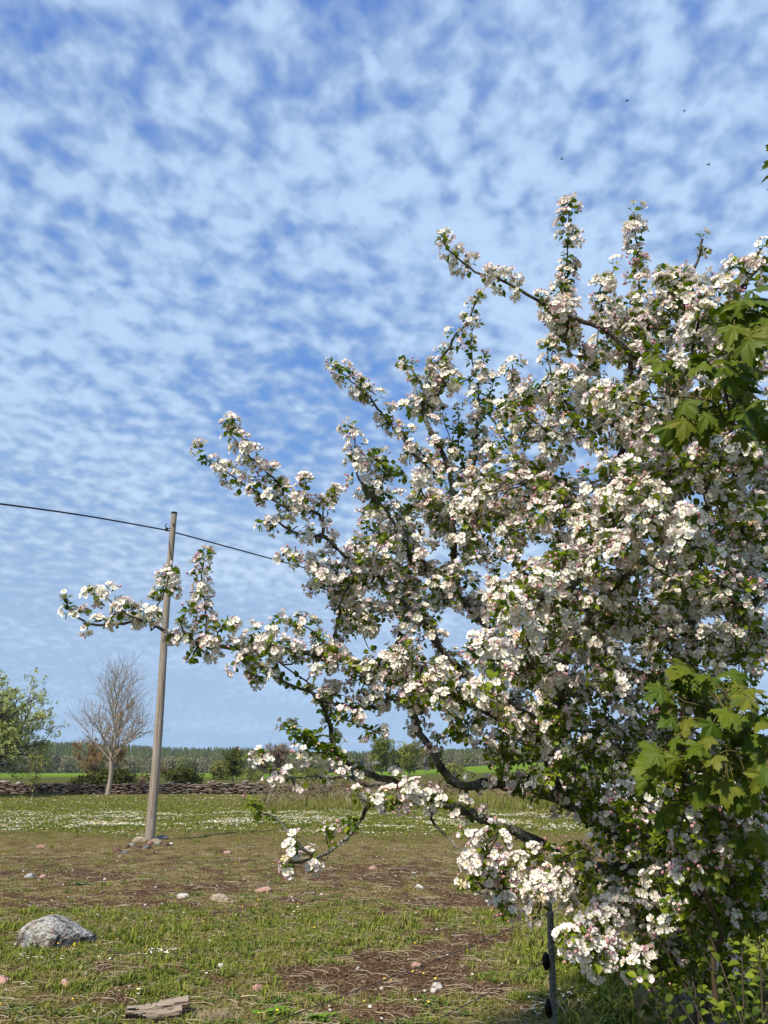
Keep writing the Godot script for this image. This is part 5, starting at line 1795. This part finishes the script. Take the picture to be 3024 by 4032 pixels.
	var log_o := thing("dead_log", "weathered split log lying in the grass at the bottom edge", "log", a)
	tube(st, smooth_path(PackedVector3Array([Vector3(0, 0.05, 0), (b - a) * 0.4 + Vector3(0, 0.045, 0.01), (b - a) * 0.75 + Vector3(0, 0.065, 0), (b - a) + Vector3(0, 0.075, 0)]), 0.012), 0.030, 0.046, 44, grain, 0.9)
	obj("stem", st.commit(), wood, log_o)
	st = start()
	tube(st, smooth_path(PackedVector3Array([(b - a) * 0.36 + Vector3(0, 0.03, 0.05), (b - a) * 0.7 + Vector3(0, 0.025, 0.055), (b - a) * 0.93 + Vector3(0, 0.035, 0.05)]), 0.012), 0.02, 0.034, 36, grain, 1.1)
	obj("split_half", st.commit(), wood, log_o)
	st = start()
	for i in 26:
		var f := rng.randf()
		var o := (b - a) * f + Vector3(0, rng.randf_range(0.02, 0.09), rng.randf_range(0.02, 0.05))
		var dd := (b - a).normalized() * rng.randf_range(0.04, 0.12)
		tube(st, PackedVector3Array([o, o + dd * 0.5 + rv() * 0.004, o + dd]), 0.007, 0.003, 5, func(_q, _n): return Color(0.36, 0.30, 0.25))
	obj("splinters", st.commit(), wood, log_o)
	# shaggy clump of dead grass beside the log
	var cl := floor_at(845, 4015)
	var dead := thing("dead_grass_clump", "pale clump of dead turf right of the weathered log", "turf clump", cl)
	st = start()
	for i in 260:
		var o := Vector3(rng.randfn(0, 0.06), 0.0, rng.randfn(0, 0.04))
		var e := o + Vector3(rng.randf_range(-0.05, 0.05), rng.randf_range(0.01, 0.06), rng.randf_range(-0.05, 0.05))
		tube(st, PackedVector3Array([o, o.lerp(e, 0.5) + Vector3(0, 0.012, 0), e]), 0.0022, 0.001, 3, flat_tint(Color(0.42, 0.34, 0.22), 0.6))
	obj("blades", st.commit(), wood, dead)
	# sticks and small weeds on the soil
	for s in [[1230, 3995, 1160, 3998, "thin pale stick on the soil at the bottom"], [950, 3925, 1040, 3930, "short dry stalk lying on the near soil"], [2190, 3950, 2240, 4030, "pale leaning stick right of the post foot"]]:
		var u := floor_at(s[0], s[1])
		var v := floor_at(s[2], s[3])
		st = start()
		tube(st, smooth_path(PackedVector3Array([u + Vector3(0, 0.02, 0), u.lerp(v, 0.5) + Vector3(0, 0.035, 0.01), v + Vector3(0, 0.015, 0)]), 0.05), 0.006, 0.003, 6, flat_tint(Color(0.40, 0.32, 0.21)))
		meta(obj("stick", st.commit(), wood), s[4], "stick")
	var lm := mat(Color(1, 1, 1), 0.6)
	lm.backlight_enabled = true
	lm.backlight = Color(0.6, 0.7, 0.3)
	var lf := make_leaf(0.3, 0.5, 0.5)
	for s in [[1050, 4000, "light green weed on the soil left of the fence wire"], [1110, 3985, "light green weed beside the fence wire at the bottom"], [1260, 4020, "broad leaved weed under the fence wire"], [310, 3490, "dark green grass tuft alone in the dry turf"]]:
		var q := floor_at(s[0], s[1])
		st = start()
		for i in 16:
			var ang := i * 2.4
			var d := Vector3(cos(ang), rng.randf_range(0.5, 1.6), sin(ang)).normalized()
			var n := (Vector3.UP - d * d.y).normalized()
			var k := rng.randf_range(0.05, 0.085)
			st.append_from(lf, 0, Transform3D(Basis(d.cross(n) * k, d * k, n * k), Vector3(rng.randfn(0, 0.03), 0.0, rng.randfn(0, 0.02))))
		var wmat := lm.duplicate()
		wmat.albedo_color = (Color(0.16, 0.28, 0.03) if s[0] > 400 else Color(0.05, 0.13, 0.03)).linear_to_srgb()
		var o := obj("weed", st.commit(), wmat)
		o.position = q
		meta(o, s[2], "weed")

	# pale trailer glimpsed through the leaves
	var tq := ground_under(2515, 3195, 33.0)
	var tr := thing("covered_trailer", "pale grey covered trailer glimpsed through leaves right of the trunk", "trailer", tq)
	var pale := mat(Color(0.60, 0.60, 0.58).linear_to_srgb(), 0.5, false)
	var cover_m := mat(Color(0.33, 0.36, 0.42).linear_to_srgb(), 0.6, false)
	var tyre := mat(Color(0.03, 0.03, 0.03), 0.9, false)
	st = start()
	var prof := PackedVector2Array([Vector2(-1.45, 0.28), Vector2(1.45, 0.28), Vector2(1.5, 0.55), Vector2(1.48, 0.6), Vector2(-1.48, 0.6), Vector2(-1.5, 0.55)])
	var body := CSGPolygon3D.new()
	body.polygon = prof
	body.depth = 1.3
	body.name = "bed"
	body.material = pale
	tr.add_child(body)
	body.position.z = 0.65
	var cov := CSGPolygon3D.new()
	cov.polygon = PackedVector2Array([Vector2(-1.44, 0.605), Vector2(1.44, 0.605), Vector2(1.36, 0.98), Vector2(1.1, 1.2), Vector2(0.2, 1.3), Vector2(-0.9, 1.26), Vector2(-1.35, 1.0)])
	cov.depth = 1.24
	cov.name = "cover"
	cov.material = cover_m
	tr.add_child(cov)
	cov.position.z = 0.62
	var rail := BoxMesh.new()
	rail.size = Vector3(2.98, 0.05, 0.03)
	var ro := obj("rail", rail, mat(Color(0.75, 0.75, 0.73).linear_to_srgb(), 0.4, false), tr)
	ro.position = Vector3(0, 0.60, 0.67)
	for s in [0.7, -0.7]:
		var w := CylinderMesh.new()
		w.top_radius = 0.27
		w.bottom_radius = 0.27
		w.height = 0.16
		var o := obj("wheel", w, tyre, tr)
		o.rotation.x = PI / 2
		o.position = Vector3(0.1, 0.27, s)
	st = start()
	tube(st, PackedVector3Array([Vector3(-1.4, 0.36, 0), Vector3(-2.0, 0.38, 0), Vector3(-2.6, 0.4, 0)]), 0.035, 0.03, 8, func(_q, _n): return Color(1, 1, 1))
	obj("drawbar", st.commit(), tyre, tr)

	# birds
	var bird_m := mat(Color(0.02, 0.02, 0.025), 0.9, false)
	var spots := [[2212, 626, "small dark bird in the sky above the apple's tallest shoot"], [2695, 437, "small dark bird high at the upper right of the sky"], [2470, 397, "tiny dark bird left of the highest right bird"], [2790, 648, "tiny dark bird over the apple tree's right side"]]
	for k in spots.size():
		var e = spots[k]
		st = start()
		tube(st, smooth_path(PackedVector3Array([Vector3(-0.08, 0, 0), Vector3(-0.03, 0.005, 0), Vector3(0.05, 0, 0), Vector3(0.09, -0.004, 0)]), 0.02), 0.012, 0.016, 6, func(_q, _n): return Color(1, 1, 1))
		var o := thing("swallow", e[2], "bird", spot(e[0], e[1], 32.0))
		obj("body", st.commit(), bird_m, o)
		for s in [1, -1]:
			st = start()
			var w0 := Vector3(0.04, 0.005, 0)
			tri(st, w0, Vector3(-0.01, 0.03, s * 0.09), Vector3(-0.03, 0.0, 0), Color.WHITE, Color.WHITE, Color.WHITE)
			tri(st, w0, Vector3(-0.06, 0.055, s * 0.19), Vector3(-0.01, 0.03, s * 0.09), Color.WHITE, Color.WHITE, Color.WHITE)
			st.generate_normals()
			obj("wing", st.commit(), bird_m, o)
		o.rotation.y = 0.5 + k * 0.9
		o.rotation.z = 0.2
